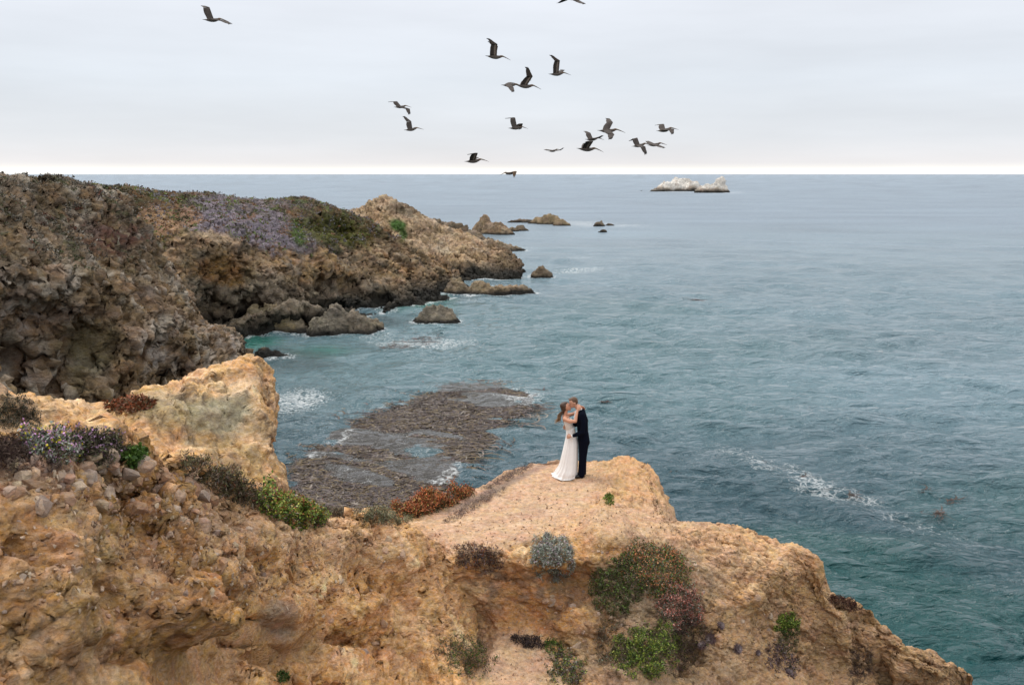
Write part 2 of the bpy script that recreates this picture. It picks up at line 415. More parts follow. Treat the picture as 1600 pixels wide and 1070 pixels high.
def backE2(i, c):
    f = i / 10; return [behind(c, 26, -4, 5), behind(c, 18, c.z * .5 - 1, 3), behind(c, 7, c.z * .88, 1.5)]
secE2 = [s + [Vector((s[-1].x, s[-1].y - 5, -3))] for s in world_sections(rowsE2, backE2)]
VE2 = loft(secE2, 280, 150, vw=[.1, .3, .8, 1, 1, 1, 1, .3])
VE2 = rockify(VE2, 6, 2.3, 60, plan=.9, blocky=1.2, st_ax=(.7, -.1, .6))

# ---- C: pale crag between the near ridge and the cove ---------------------------
rowsC = [
 [(-110,600,19),(-110,640,18.5),(-110,700,17.5),(-110,760,17),(-110,840,16)],
 [(0,612,19.5),(0,650,19),(5,700,18),(10,750,17),(10,840,16)],
 [(62,628,20.3),(65,655,19.5),(75,695,18.5),(85,740,17.5),(85,840,16)],
 [(120,634,21),(122,660,20),(130,695,19),(140,740,18),(140,840,16.3)],
 [(175,641,21.4),(178,665,20.4),(183,700,19.4),(190,740,18.3),(192,840,16.6)],
 [(235,628,22),(240,655,21),(246,692,20),(255,740,18.8),(258,840,17)],
 [(272,614,22.6),(278,648,21.4),(287,690,20.3),(298,745,19),(300,840,17.3)],
 [(283,592,23.3),(292,630,21.9),(305,680,20.7),(320,745,19.3),(325,840,17.6)],
 [(315,581,24),(325,622,22.4),(338,680,21),(352,745,19.6),(358,840,18)],
 [(360,573,24.5),(367,620,23),(378,680,21.5),(392,745,20.1),(398,840,18.6)],
 [(395,567,24.8),(402,618,23.3),(413,680,21.9),(426,745,20.7),(432,840,19.4)],
 [(409,569,25),(421,618,24),(434,680,22.8),(446,745,21.8),(452,840,21)],
 [(413,577,27.5),(427,622,27),(441,682,26.3),(452,745,25.5),(458,840,25)],
]
def backC(i, c):
    if i >= 12: return [behind(c, 6, -3, 1.5), behind(c, 4, 6, 1.2), behind(c, 2, c.z - 1.4, .6)]
    return [behind(c, 11, -3, .8), behind(c, 8, c.z - 6, .6), behind(c, 3.5, c.z - 1.2, .3)]
def baseC(i, s):
    p = s[-1]; return s + [Vector((p.x + (.8 if i > 10 else 0), p.y - (0 if i > 10 else 1.0), p.z - 3)), Vector((p.x + (1.6 if i > 10 else 0), p.y - (0 if i > 10 else 1.5), -2))]
secC = [baseC(i, s) for i, s in enumerate(world_sections(rowsC, backC))]
VC = loft(secC, 290, 235, vw=[.08, .1, .5, 1.2, 1.2, 1.2, .6, .15, .08], uw=[.3,.7,1,1,1,1,1,1,1,1,1.5,1])
VC = bumps(VC, [(240,655,45,35,.35), (310,640,50,40,.25), (345,670,35,30,-.3), (280,600,10,14,-.5), (385,600,30,30,.25), (300,735,40,30,.25), (200,690,50,25,-.2), (440,700,8,50,-.2)])
VC = rockify(VC, 2.2, .30, 80, plan=.85, soft=.7, blocky=.45, st_ax=(.5, .2, .8), st_k=2.4, peb=.02)

# ---- F2: the promontory with the sand path, and the slope in front of it --------
Z = 13.45
def LZ(px, py, z):
    p = at_z(px, py, z); return p
rows2 = [   # (px,py,z)
 [(430,812,13.0),(440,840,12.8),(450,880,12.6),(460,930,12.4),(470,1000,12.5),(480,1080,12.7),(480,1300,13.4)],
 [(520,803,13.2),(530,825,13.2),(545,850,13.1),(550,900,12.5),(555,970,12.2),(560,1070,12.5),(560,1300,13.4)],
 [(600,799,13.35),(605,815,13.4),(615,838,13.4),(625,890,12.8),(630,970,12.1),(640,1070,12.2),(640,1300,13)],
 [(665,790,13.4),(665,812,13.4),(672,848,13.45),(680,900,12.8),(685,970,12.1),(690,1070,12.1),(690,1300,12.9)],
 [(735,768,13.4),(733,800,13.42),(728,855,13.5),(728,905,12.95),(735,975,12.2),(740,1070,12.15),(740,1300,12.8)],
 [(795,738,13.4),(795,780,13.45),(795,860,13.5),(795,905,12.9),(800,975,12.25),(805,1070,12.1),(805,1300,12.7)],
 [(862,721,13.4),(862,765,13.45),(860,862,13.5),(860,915,12.9),(862,985,12.3),(865,1070,12.1),(865,1300,12.6)],
 [(915,722,13.45),(915,765,13.5),(915,858,13.5),(915,915,12.9),(915,985,12.35),(918,1070,12.1),(918,1300,12.5)],
 [(955,719,13.6),(955,770,13.5),(962,850,13.55),(965,910,13.05),(970,980,12.4),(975,1070,12.05),(975,1300,12.4)],
 [(988,720,13.65),(996,772,13.45),(1010,845,13.45),(1020,905,13.0),(1030,980,12.3),(1040,1070,11.95),(1045,1300,12.2)],
 [(1012,735,13.5),(1024,785,13.4),(1050,840,13.35),(1070,900,12.9),(1085,980,12.2),(1100,1070,11.7),(1105,1300,11.8)],
 [(1032,806,13.35),(1045,822,13.35),(1085,850,13.2),(1115,905,12.75),(1130,980,12.1),(1145,1070,11.5),(1150,1300,11.4)],
 [(1085,814,13.25),(1100,830,13.25),(1130,862,13.05),(1155,915,12.55),(1175,985,11.9),(1190,1070,11.2),(1195,1300,11)],
 [(1140,819,13.1),(1150,836,13.1),(1175,872,12.9),(1200,925,12.4),(1215,990,11.6),(1235,1070,10.9),(1240,1300,10.6)],
 [(1205,843,12.85),(1210,862,12.8),(1222,895,12.6),(1240,940,12.0),(1255,1000,11.2),(1275,1070,10.5),(1280,1300,10)],
 [(1268,880,12.5),(1266,898,12.2),(1268,925,11.9),(1282,960,11.5),(1298,1010,10.8),(1320,1070,10.2),(1325,1300,9.5)],
 [(1284,934,11.8),(1294,948,11.6),(1310,962,11.5),(1322,990,11.1),(1340,1030,10.5),(1360,1080,9.9),(1370,1300,9.0)],
 [(1345,952,11.3),(1350,968,11.1),(1358,988,10.9),(1368,1012,10.6),(1382,1045,10.1),(1400,1090,9.5),(1410,1300,8.5)],
 [(1392,985,10.9),(1398,1000,10.8),(1408,1020,10.5),(1418,1045,10.2),(1430,1075,9.8),(1445,1110,9.2),(1455,1300,8.0)],
 [(1450,1022,10.3),(1455,1038,10.1),(1462,1058,9.8),(1470,1080,9.5),(1480,1105,9.2),(1490,1140,8.8),(1500,1300,7.6)],
 [(1488,1052,9.6),(1494,1068,9.4),(1500,1088,9.1),(1508,1110,8.8),(1516,1135,8.5),(1524,1170,8.1),(1534,1310,7)],
 [(1530,1120,8.2),(1538,1138,7.9),(1546,1155,7.6),(1555,1175,7.3),(1564,1200,7.0),(1574,1230,6.6),(1590,1330,5.6)],
]
sec2 = []
for i, r in enumerate(rows2):
    pts = [LZ(*p) for p in r]; c = pts[0]
    f = max(0, (i - 7) / 14)                       # behind the brink it drops to the sea, turning to the right flank
    ox, oy = (.0, .55) if i < 8 else (.35 + .4 * min(1, f * 2), .5 - .15 * f)
    bk = [Vector((c.x + ox * 7, c.y + oy * 7, -3)), Vector((c.x + ox * 4.4, c.y + oy * 4.4, c.z * .5)), Vector((c.x + ox * 1.6, c.y + oy * 1.8, c.z - 1.6)), Vector((c.x + ox * .5, c.y + oy * .5, c.z - .22))]
    l = pts[-1]; fr = [Vector((l.x, l.y - 2.5, l.z - 1.0)), Vector((l.x, l.y - 5, l.z - 6)), Vector((l.x, l.y-8, -3))]
    sec2.append(bk + pts + fr)
V2 = loft(sec2, 570, 410, vw=[.04, .06, .15, .9, 1, 1.1, 1.6, 1.5, 1.2, .25, .05, .03, .02])
px2, py2 = proj(V2)
V2 = bumps(V2, [(1246,882,40,26,.1), (985,745,30,24,.06),  (950,832,36,24,.2), (920,800,30,10,.05),
   (1205,960,18,30,-.1), (800,935,60,34,.10), (840,960,30,14,-.08), (900,975,40,22,.22), (735,1000,30,40,-.2),
   (870,930,14,50,-.14), (690,905,30,30,.25), (660,940,22,26,-.3), (1080,1000,22,60,-.35), (1000,930,70,40,.12), (1000,1020,50,50,.22),
   (905,905,20,20,-.18), (1230,1000,26,40,-.22), (1310,1000,18,46,.18), (1290,1045,30,30,-.2), (1180,940,24,22,.2), (1150,1020,40,30,.12), (900,1040,36,16,.15),
   (1345,1010,12,40,-.25), (1430,1040,40,26,.25), (770,880,70,18,.12)])
px2, py2 = proj(V2); px2 = px2.ravel(); py2 = py2.ravel()
# trodden sand stays smooth: path, floor of the gully
edge = np.interp(px2, [560, 640, 700, 760, 830, 900, 940, 1000, 1100, 1200], [835, 838, 862, 858, 838, 800, 770, 740, 820, 860])
path = pxblob(px2, py2, 800, 790, 150, 62, .25, ang=-18) * (py2 < edge + 6)
path = np.maximum(path, .75 * pxblob(px2, py2, 1000, 815, 120, 28, .4)); path = np.maximum(path, .4 * pxblob(px2, py2, 1110, 870, 90, 36, .4, ang=22))
floor_ = np.maximum(pxblob(px2, py2, 640, 1045, 110, 50, .35), pxblob(px2, py2, 800, 1035, 60, 50, .35))
smooth2 = np.clip(np.maximum(path, floor_), 0, 1)
fade2 = (.12 + .88 * (1 - smooth2)) * (.42 + .58 * sstep(-.12, .18, fbm(V2.reshape(-1, 3) / 1.6, 3, 162)))
V2 = rockify(V2, 1.15, .33, 100, peb=.05, fade=fade2, soft=1.2, blocky=.9, st_ax=(.5, .1, .85), st_k=1.9)

_P = V2.reshape(-1, 3); _d, _, _h, _ = cells(_P / .42, 170)
V2 = displace(V2, smooth2 * (.02 * fbm(_P / .5, 3, 171) - .05 * np.clip(.34 - _d, 0, 1) * (RND[_h, 4] > .45)))
# ---- F1: near ridge on the left --------------------------------------------------
rows1 = [
 [(-330,640,6.2),(-330,740,5.8),(-330,850,5.5),(-330,950,5.2),(-330,1070,4.8),(-330,1300,4.2)],
 [(-160,668,6.6),(-160,750,6.2),(-160,850,5.9),(-160,950,5.5),(-160,1070,5.1),(-160,1300,4.5)],
 [(-30,690,7.2),(-30,755,6.8),(-30,850,6.4),(-30,950,6.0),(-30,1070,5.6),(-30,1300,4.9)],
 [(55,700,7.8),(55,765,7.3),(55,850,6.9),(55,950,6.5),(60,1070,6.0),(60,1300,5.3)],
 [(125,704,8.4),(125,770,7.9),(125,855,7.4),(128,950,7.1),(132,1070,6.6),(132,1300,5.8)],
 [(195,712,9.0),(195,780,8.5),(198,860,8.0),(200,950,7.7),(205,1070,7.2),(205,1300,6.3)],
 [(262,728,9.9),(262,790,9.3),(264,865,8.8),(266,950,8.5),(270,1070,8.1),(270,1300,7.0)],
 [(325,750,10.9),(325,805,10.3),(325,875,9.8),(326,955,9.6),(330,1070,9.2),(335,1300,7.9)],
 [(380,778,12.0),(378,825,11.4),(376,885,10.9),(376,960,10.8),(382,1070,10.4),(390,1300,8.9)],
 [(430,806,13.0),(427,845,12.5),(424,900,12.0),(424,965,11.7),(430,1070,11.4),(440,1300,9.7)],
 [(480,824,14.0),(476,858,13.5),(472,908,13.0),(470,970,12.7),(478,1070,12.2),(490,1300,10.3)],
 [(530,816,15.0),(526,856,14.4),(520,908,13.9),(518,970,13.5),(525,1065,12.8),(540,1300,10.6)],
 [(572,808,15.7),(570,852,15.0),(565,905,14.5),(562,970,14.0),(570,1055,13.2),(590,1300,10.8)],
 [(610,824,16.2),(608,864,15.6),(606,912,15.0),(608,970,14.4),(620,1040,13.8),(645,1300,11)],
 [(648,848,16.7),(648,880,16.2),(650,920,15.6),(655,970,15.0),(665,1030,14.3),(690,1300,11.2)],
 [(690,866,17.0),(690,892,16.6),(695,925,16.1),(700,970,15.4),(708,1025,14.6),(730,1300,11.4)],
 [(722,900,17.4),(726,915,17.2),(732,940,17.0),(738,980,16.7),(745,1030,15.6),(760,1300,12.2)],
]
sec1 = []
for i, r in enumerate(rows1):
    pts = [A(*p) for p in r]; c = pts[0]; last = i == len(rows1) - 1
    bk = [Vector((c.x + .6, c.y + 5.5, c.z - 9)), Vector((c.x + .5, c.y + 3.6, c.z - 4)), Vector((c.x + .3, c.y + 1.9, c.z - 1.3)), Vector((c.x + .1, c.y + .7, c.z - .22))]
    l = pts[-1]; sec1.append(bk + pts + [Vector((l.x, l.y - 1.2, l.z - 3)), Vector((l.x, l.y - 3, l.z - 7))])
V1 = loft(sec1, 510, 345, vw=[.05, .1, .25, 1, 1.5, 1.4, 1.4, 1.3, .35, .05, .04], uw=[.35,.6,1.1,1.1,1,1,1,1,1,1,1,1,1,1,1,1])
V1 = bumps(V1, [(455,925,14,12,-.5), (592,915,14,10,-.45), (445,970,34,36,.16), (250,960,32,50,.45), (380,985,60,26,-.22), (300,950,26,60,-.2), (545,850,45,26,.3),
   (610,870,30,28,.28), (470,880,50,24,-.08), (400,850,50,22,.2), (235,800,25,25,.22), (60,900,60,60,.25), (30,870,20,30,-.35), (120,985,70,30,.2),
   (560,960,60,26,.22), (530,1000,26,22,-.3), (510,1040,60,26,.25), (620,940,26,36,-.28), (665,900,24,20,.22), (340,900,35,20,.22), (170,930,30,90,-.2), (270,990,40,14,.2), (205,1020,40,24,-.2), (430,1030,50,20,-.2)])
p1x, p1y = proj(V1); p1x = p1x.ravel(); p1y = p1y.ravel()
sm1 = np.maximum(pxblob(p1x, p1y, 420, 1010, 90, 42, .4), pxblob(p1x, p1y, 300, 1045, 70, 30, .4)); sm1 = np.maximum(sm1, .6 * pxblob(p1x, p1y, 640, 1000, 40, 60, .4))
dist1 = np.linalg.norm(V1.reshape(-1, 3) - np.array([0, 0, CAM_H]), axis=1)
_Q = V1.reshape(-1, 3)     # buttresses and gullies running down the face, then worn and broken areas
V1 = displace(V1, .24 * np.clip(dist1 / 11, .6, 1.1) * fbm(np.stack([_Q[:, 0] / 1.5, _Q[:, 1] / 1.5, _Q[:, 2] / 4.5], 1), 2, 160, ridged=True) * (1 - .7 * sm1) - .05)
worn1 = .38 + .62 * sstep(-.12, .18, fbm(V1.reshape(-1, 3) / 1.5, 3, 161)); worn1 = np.maximum(worn1, .9 * pxblob(p1x, p1y, 150, 750, 230, 60, .5, ang=12))
pm1 = .25 + .75 * pxblob(p1x, p1y, 150, 770, 250, 90, .5, ang=12)
V1 = rockify(V1, 1.3, .30, 140, plan=.8, peb=.13, pm=pm1, fade=worn1 * (.2 + .8 * (1 - sm1)) * np.clip(dist1 / 12, .55, 1.1), soft=1.1, blocky=1.2, st_ax=(.75, .2, .35), st_k=.55)

# ------------------------------------------------------------------ rock colours
def base_rock(P, L, seed, pal, tone=1.0):
    n1 = fbm(P / (3 * L), 4, seed) ; n2 = fbm(strat(P) / L, 4, seed + 5); n3 = fbm(P / (1.5 * L), 4, seed + 11); n4 = fbm(P / (.35 * L), 3, seed + 17)
    c = np.repeat(C(*pal[0]), len(P), 0)
    c = mixc(c, C(*pal[1]), sstep(-.15, .35, n1)); c = mixc(c, C(*pal[2]), sstep(.05, .4, n2)); c = mixc(c, C(*pal[3]), sstep(.12, .4, n3) * .8)
    n5 = fbm(P / (.11 * L), 3, seed + 23)
    c = c * (1 + .38 * n4[:, None]) * (1 + .3 * n2[:, None]) * (1 + (.5 if L > 2 else .28) * n5[:, None])
    c = mixc(c, C(*pal[2]) * 1.25, sstep(.22, .45, n5 + .3 * n3) * .5); c = mixc(c, C(*pal[3]) * .5, sstep(.2, .45, -n5 - .3 * n1) * (.5 if L > 2 else .25))
    return c * tone
def finish(V, c, g=(1, 1, 1)): return np.clip(c * np.array([g]), .008, .75)

PAL_TAN = [(.46, .27, .125), (.38, .20, .075), (.52, .345, .20), (.32, .20, .115)]
PAL_FAR = [(.19, .125, .07), (.24, .15, .075), (.15, .115, .085), (.30, .21, .13)]

# D
P = VD.reshape(-1, 3); px, py = proj(P); NZ = gnormal(VD)[..., 2].ravel()
c = base_rock(P, 4, 200, PAL_FAR, 1.1)
wob = fbm(P / 3, 4, 210)
c = mixc(c, C(.42, .36, .29), sstep(.05, .28, fbm(strat(P, (.3, -.5, .8), 2) / 2.2, 4, 211)) * .75)                    # pale lichen and bare stone
c = mixc(c, C(.30, .19, .10), pxblob(px, py, 180, 560, 60, 60, .5, wob) * .6)                                     # ochre hollow
c = mixc(c, C(.16, .15, .08), pxblob(px, py, 145, 560, 45, 50, .5, wob) * .6)
veg = sstep(-.12, .12, wob + .5 * (NZ - .48)) * (1 - sstep(380, 470, py + 90 * wob))
c = mixc(c, C(.085, .068, .050), veg * .55)
c = mixc(c, C(.05, .055, .02), veg * sstep(.0, .3, fbm(P / 1.6, 3, 214)) * .8)
c = mixc(c, C(.075, .026, .02), pxblob(px, py, 185, 375, 44, 26, .6, wob * 2) * (fbm(P / 1.3, 3, 218) > -.1) * .8)
c = mixc(c, C(.44, .38, .33), sstep(.0, .25, fbm(P / 2, 4, 215)) * (pxblob(px, py, 330, 545, 55, 40, .4, wob) + pxblob(px, py, 245, 560, 40, 30, .4, wob) + pxblob(px, py, 25, 540, 40, 70, .4, wob)).clip(0, 1) * .8)
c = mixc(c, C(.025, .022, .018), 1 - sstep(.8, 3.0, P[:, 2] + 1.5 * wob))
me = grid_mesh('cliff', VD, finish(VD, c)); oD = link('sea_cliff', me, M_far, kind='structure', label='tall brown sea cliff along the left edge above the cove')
VEG_D = veg * (fbm(P / 4, 3, 217) > -.08)

# E1
P = VE1.reshape(-1, 3); px, py = proj(P); NZ = gnormal(VE1)[..., 2].ravel()
wob = fbm(P / 5, 4, 230); c = base_rock(P, 4, 220, [(.27, .18, .10), (.32, .19, .085), (.17, .13, .09), (.44, .32, .21)], 1.12)
c = mixc(c, C(.10, .08, .055), sstep(0, .35, fbm(strat(P, (.5, -.2, .8), 2.5) / 3, 4, 228)) * .6)
grey = sstep(418, 455, py + 30 * wob - (px - 400) * .02)
c = mixc(c, C(.17, .145, .11), grey * .75)
line = np.interp(px, [100, 230, 260, 330, 400, 470, 500, 560, 600, 640, 700], [430, 430, 385, 360, 378, 410, 390, 385, 372, 372, 300])
top = 1 - sstep(-8, 8, py - line + 34 * wob)
purple = np.maximum(pxblob(px, py, 400, 365, 100, 48, .5, wob, 12), pxblob(px, py, 345, 345, 60, 40, .4, wob))
vegc = mixc(np.repeat(C(.105, .07, .035), len(P), 0), C(.05, .055, .018), sstep(-.05, .2, fbm(P / 2.5, 4, 232)))
vegc = mixc(vegc, C(.20, .17, .205), purple)
vegc = mixc(vegc, C(.14, .06, .02), sstep(.18, .34, fbm(P / 3.3, 3, 233)) * .8)
vegc = mixc(vegc, C(.10, .13, .025), sstep(.22, .36, fbm(P / 2.6, 3, 236)) * .8)
vegc = mixc(vegc, C(.36, .21, .12), pxblob(px, py, 262, 345, 42, 26, .4, wob) * .85)
c = mixc(c, vegc, top * .92)
c = mixc(c, C(.025, .020, .015), (1 - top) * sstep(.22, .42, fbm(P / 2.6, 3, 239)) * .5)
c = mixc(c, C(.13, .065, .015), pxblob(px, py, 345, 420, 40, 26, .4, wob) * .85)
c = mixc(c, C(.05, .10, .015), pxblob(px, py, 466, 362, 10, 24, .4, wob, -20) * .9)
c = mixc(c, C(.085, .085, .015), pxblob(px, py, 520, 362, 60, 22, .4, wob, 12) * .85)
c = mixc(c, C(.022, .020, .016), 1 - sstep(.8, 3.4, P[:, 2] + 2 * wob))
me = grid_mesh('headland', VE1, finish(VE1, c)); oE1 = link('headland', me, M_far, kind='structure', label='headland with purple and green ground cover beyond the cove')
VEG_E = top
# E2
P = VE2.reshape(-1, 3); px, py = proj(P); wob = fbm(P / 5, 4, 250)
c = base_rock(P, 6, 240, [(.40, .28, .17), (.42, .27, .145), (.30, .23, .16), (.48, .38, .27)], .95)
c = mixc(c, C(.04, .10, .015), pxblob(px, py, 622, 352, 14, 9, .3, wob * .5) * .95); c = mixc(c, C(.04, .09, .015), pxblob(px, py, 630, 366, 7, 9, .3, wob * .5) * .9)
c = mixc(c, C(.13, .095, .06), pxblob(px, py, 640, 322, 30, 10, .4, wob) * .7)
c = mixc(c, C(.13, .09, .055), sstep(.1, .5, (px - 760) / 60 + wob) * .75)
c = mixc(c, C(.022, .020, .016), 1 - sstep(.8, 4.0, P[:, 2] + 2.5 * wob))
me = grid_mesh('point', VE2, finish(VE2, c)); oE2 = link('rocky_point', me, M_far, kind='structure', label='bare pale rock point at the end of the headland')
# C
P = VC.reshape(-1, 3); px, py = proj(P); wob = fbm(P / 1.0, 4, 270)
c = base_rock(P, 1.4, 260, [(.56, .34, .16), (.54, .29, .11), (.60, .42, .25), (.47, .33, .19)], 1.0)
c = mixc(c, C(.30, .31, .23), pxblob(px, py, 338, 660, 40, 36, .8, wob * 2) * .7)
c = mixc(c, C(.34, .31, .19), pxblob(px, py, 260, 640, 60, 26, .5, wob) * .6)
c = mixc(c, C(.31, .22, .09), pxblob(px, py, 360, 725, 40, 40, .5, wob) * .5)
c = mixc(c, C(.15, .11, .075), sstep(-.05, .25, fbm(P * np.array([[1.6, 1.6, .35]]), 4, 271)) * sstep(.2, .7, gnormal(VC)[..., 0].ravel()) * .7)  # dark streaks on the right-facing side: its shade painted into the colour
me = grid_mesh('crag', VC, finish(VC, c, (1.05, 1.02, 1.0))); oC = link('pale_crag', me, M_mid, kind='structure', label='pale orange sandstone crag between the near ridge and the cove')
# F2
P = V2.reshape(-1, 3); px, py = proj(P); wob = fbm(P / .8, 4, 290)
c = base_rock(P, .9, 280, PAL_TAN, 1.1)
c = mixc(c, C(.50, .30, .155), pxblob(px, py, 985, 770, 90, 70, .5, wob * .6) * .8)
c = mixc(c, C(.50, .31, .17), pxblob(px, py, 1130, 850, 160, 60, .5, wob * .6, 20) * .7)
c = mixc(c, C(.44, .285, .185), smooth2 * .85); c = mixc(c, C(.34, .215, .14), smooth2 * sstep(.0, .4, fbm(P / .9, 4, 292)) * .6); c = mixc(c, C(.54, .38, .26), smooth2 * sstep(.05, .4, fbm(P / .5, 4, 293)) * .5)
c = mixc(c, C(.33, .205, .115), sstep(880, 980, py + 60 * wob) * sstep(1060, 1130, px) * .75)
c = mixc(c, C(.36, .17, .065), (pxblob(px, py, 840, 950, 70, 40, .5, wob) + pxblob(px, py, 880, 930, 16, 50, .5, wob)).clip(0, 1) * .7)
c = mixc(c, C(.20, .15, .11), pxblob(px, py, 800, 915, 60, 30, .5, wob) * sstep(-.1, .2, fbm(P * 4, 3, 291)) * .75)
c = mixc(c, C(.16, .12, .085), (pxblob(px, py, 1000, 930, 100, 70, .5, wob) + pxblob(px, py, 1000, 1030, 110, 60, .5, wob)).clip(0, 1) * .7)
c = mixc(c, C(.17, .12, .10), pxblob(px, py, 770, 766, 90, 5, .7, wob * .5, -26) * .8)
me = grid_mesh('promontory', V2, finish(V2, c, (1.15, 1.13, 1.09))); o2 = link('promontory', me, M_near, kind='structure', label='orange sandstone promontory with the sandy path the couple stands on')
# F1
P = V1.reshape(-1, 3); px, py = proj(P); wob = fbm(P / .7, 4, 310)
c = base_rock(P, .7, 300, [(.35, .205, .095), (.29, .155, .06), (.42, .275, .155), (.23, .14, .08)], 1.0)
c = c * (1.28 + .16 * sstep(200, 480, px))[:, None] * (1 - .22 * pxblob(px, py, 80, 930, 300, 190, .5, wob * .5))[:, None]  # lower left face darkened: shade on it put into the colour
c = mixc(c, C(.42, .29, .19), pxblob(px, py, 500, 840, 190, 40, .6, wob, 8) * .5)
c = mixc(c, C(.33, .20, .10), sm1 * .8)
c = mixc(c, C(.27, .20, .145), pxblob(px, py, 440, 970, 30, 34, .3, wob * .5) * .8)
c = mixc(c, C(.15, .10, .08), pxblob(px, py, 40, 720, 120, 34, .5, wob) * .7)
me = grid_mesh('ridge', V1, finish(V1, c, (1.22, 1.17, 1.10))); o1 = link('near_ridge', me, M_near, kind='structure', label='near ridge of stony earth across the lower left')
# ================================================================== SEA ROCKS AND SEA
kp = np.array([(452,742),(470,722),(500,706),(520,690),(545,672),(560,664),(585,650),(600,640),(628,640),(652,632),(676,622),(690,606),(715,600),(745,601),(780,605),(815,612),(838,624),(828,640),(800,644),(778,652),(762,664),(750,680),(738,700),(724,712),(716,722),(716,734),(704,752),(684,770),(655,790),(600,805),(540,805),(495,800),(462,776)], float)
def inside(poly, x, y):
    n = len(poly); r = np.zeros(len(x), bool); j = n - 1
    for i in range(n):
        xi, yi = poly[i]; xj, yj = poly[j]
        r ^= ((yi > y) != (yj > y)) & (x < (xj - xi) * (y - yi) / (yj - yi + 1e-9) + xi); j = i
    return r
SHORE = [V.reshape(-1, 3)[::2] for V in (VD, VE1, VE2, VC)]
# ================================================================== ROCKS IN THE SEA
def sea_rock(label, lumps, base, seed, pal, L, amp, name='sea_rock', tilt=0, ax=(.4, -.2, .9), res=(84, 60), white=0, group=None, k=1.0, cat='rock'):
    """lumps: (px, half width px, top py, waterline py)"""
    pts = []
    for px, hw, top, wl in lumps:
        p = at_z(px, wl, 0); s = math.hypot(p.x, p.y) / FOC * 1.01
        pts.append((p.x, p.y + hw * s * .62, hw * s * 1.12, hw * s * .8, (wl - top) * s * 1.08))
    x0 = min(p[0] - p[2] * 1.5 for p in pts); x1 = max(p[0] + p[2] * 1.5 for p in pts)
    y0 = min(p[1] - p[3] * 1.5 for p in pts); y1 = max(p[1] + p[3] * 1.6 for p in pts)
    X, Y = np.meshgrid(np.linspace(x0, x1, res[0]), np.linspace(y0, y1, res[1]), indexing='ij')
    P = np.stack([X, Y, X * 0], -1).reshape(-1, 3); wx = X + fbm(P / (L * 1.5), 3, seed).reshape(X.shape) * L * .6; wy = Y + fbm(P / (L * 1.5), 3, seed + 3).reshape(X.shape) * L * .6
    H = np.full(X.shape, -9.0); rg = .7 + .45 * fbm(P / (L * 1.1), 3, seed + 8, ridged=True).reshape(X.shape)
    for cx, cy, rx, ry, h in pts:
        r = np.sqrt(((wx - cx) / rx) ** 2 + ((wy - cy) / ry) ** 2)
        H = np.maximum(H, h * np.where(r < 1, 1 - r ** 2.4, 1.8 * (1 - r) ) )
    H = np.where(H > 0, H * rg * 1.05, H); H = np.maximum(H, -2.0 - .3 * h)
    V = np.stack([X, Y, H], -1); V = rockify(V, L, amp, seed, st_ax=ax, st_k=2.6, bias=.1)
    SHORE.append(V.reshape(-1, 3)[::3])
    o0 = np.array([pts[0][0], pts[0][1], 0.0])
    P = V.reshape(-1, 3); wob = fbm(P / (L * 1.2), 4, seed + 40)
    c = base_rock(P, L * 1.2, seed, pal, 1.0)
    if white:
        hz = P[:, 2] / max(p[4] for p in pts)
        c = mixc(c, C(.66, .62, .56), sstep(.18, .38, hz + .45 * wob) * white)
        c = mixc(c, C(.34, .24, .18), sstep(.15, .35, fbm(P / L, 4, seed + 44)) * .6)
    c = mixc(c, C(.022, .020, .017), 1 - sstep(.25 * k, 1.15 * k, P[:, 2] + .6 * k * wob))
    return link(name, grid_mesh(name, V - o0, np.clip(c, .008, .75)), M_far if L > .8 else M_mid, label=label, cat=cat, group=group, loc=o0)
PD = [(.14, .105, .07), (.19, .13, .08), (.12, .10, .08), (.24, .18, .12)]
PG = [(.17, .145, .11), (.20, .16, .11), (.13, .11, .085), (.24, .20, .15)]
sea_rock('grey ribbed boulder standing alone in the cove water in front of the headland', [(680,30,482,503),(696,17,488,502),(662,14,488,501)], 0, 500, PG, 1.3, .42, ax=(.8, .1, .5), k=.35)
sea_rock('small round dark brown rock alone in the water off the rocky point', [(847,15,419,434),(838,9,425,433)], 0, 510, PD, 1.4, .4, k=.5)
sea_rock('brown sea rock with a hooked peak beyond the rocky point', [(756,15,340,366),(772,20,350,367),(786,18,356,367)], 0, 520, [(.24,.165,.10),(.28,.19,.11),(.18,.13,.09),(.30,.22,.15)], 3.0, .9, k=1.0)
sea_rock('low brown islet beside the hooked sea rock', [(812,13,354,361),(800,9,356,362)], 0, 525, PD, 2.0, .6, k=.6)
sea_rock('brown flat topped islet, farthest of the rocks off the point', [(860,18,337,351),(843,15,341,350),(878,12,344,353)], 0, 530, [(.22,.16,.09),(.26,.19,.11),(.18,.13,.09),(.30,.22,.15)], 3.0, .8, k=.9)
sea_rock('low black reef just left of the flat topped islet', [(818,18,344,348),(803,8,345,348)], 0, 535, PD, 2.5, .5, k=1.2)
sea_rock('small black rock awash, larger one of the pair right of the islets', [(937,8,347,354),(953,8,350,353)], 0, 540, PD, 2, .5, k=1.2)
sea_rock('tiny black rock awash, lower one of the pair right of the islets', [(943,7,359.5,363.5)], 0, 545, PD, 2, .4, k=1.2)
sea_rock('black low rocks awash at the foot of the left cliff', [(407,15,549,559),(430,15,552,558),(392,9,551,560)], 0, 550, PD, 1.0, .35, k=2.0)
sea_rock('low olive brown shelf of rock in front of the sea cave', [(430,48,486,520),(470,42,484,512),(400,28,484,519)], 0, 560, [(.21,.17,.10),(.25,.19,.11),(.16,.13,.09),(.28,.22,.15)], 3.0, .9, name='shore_rock', ax=(-.4, .1, .9), k=.8)
sea_rock('grey ribbed shoulder of rock tapering to a point in the cove water', [(520,38,486,523),(555,26,490,521),(578,18,502,518)], 0, 565, PG, 2.6, .85, name='shore_rock', ax=(.6, -.2, .7), k=.7)
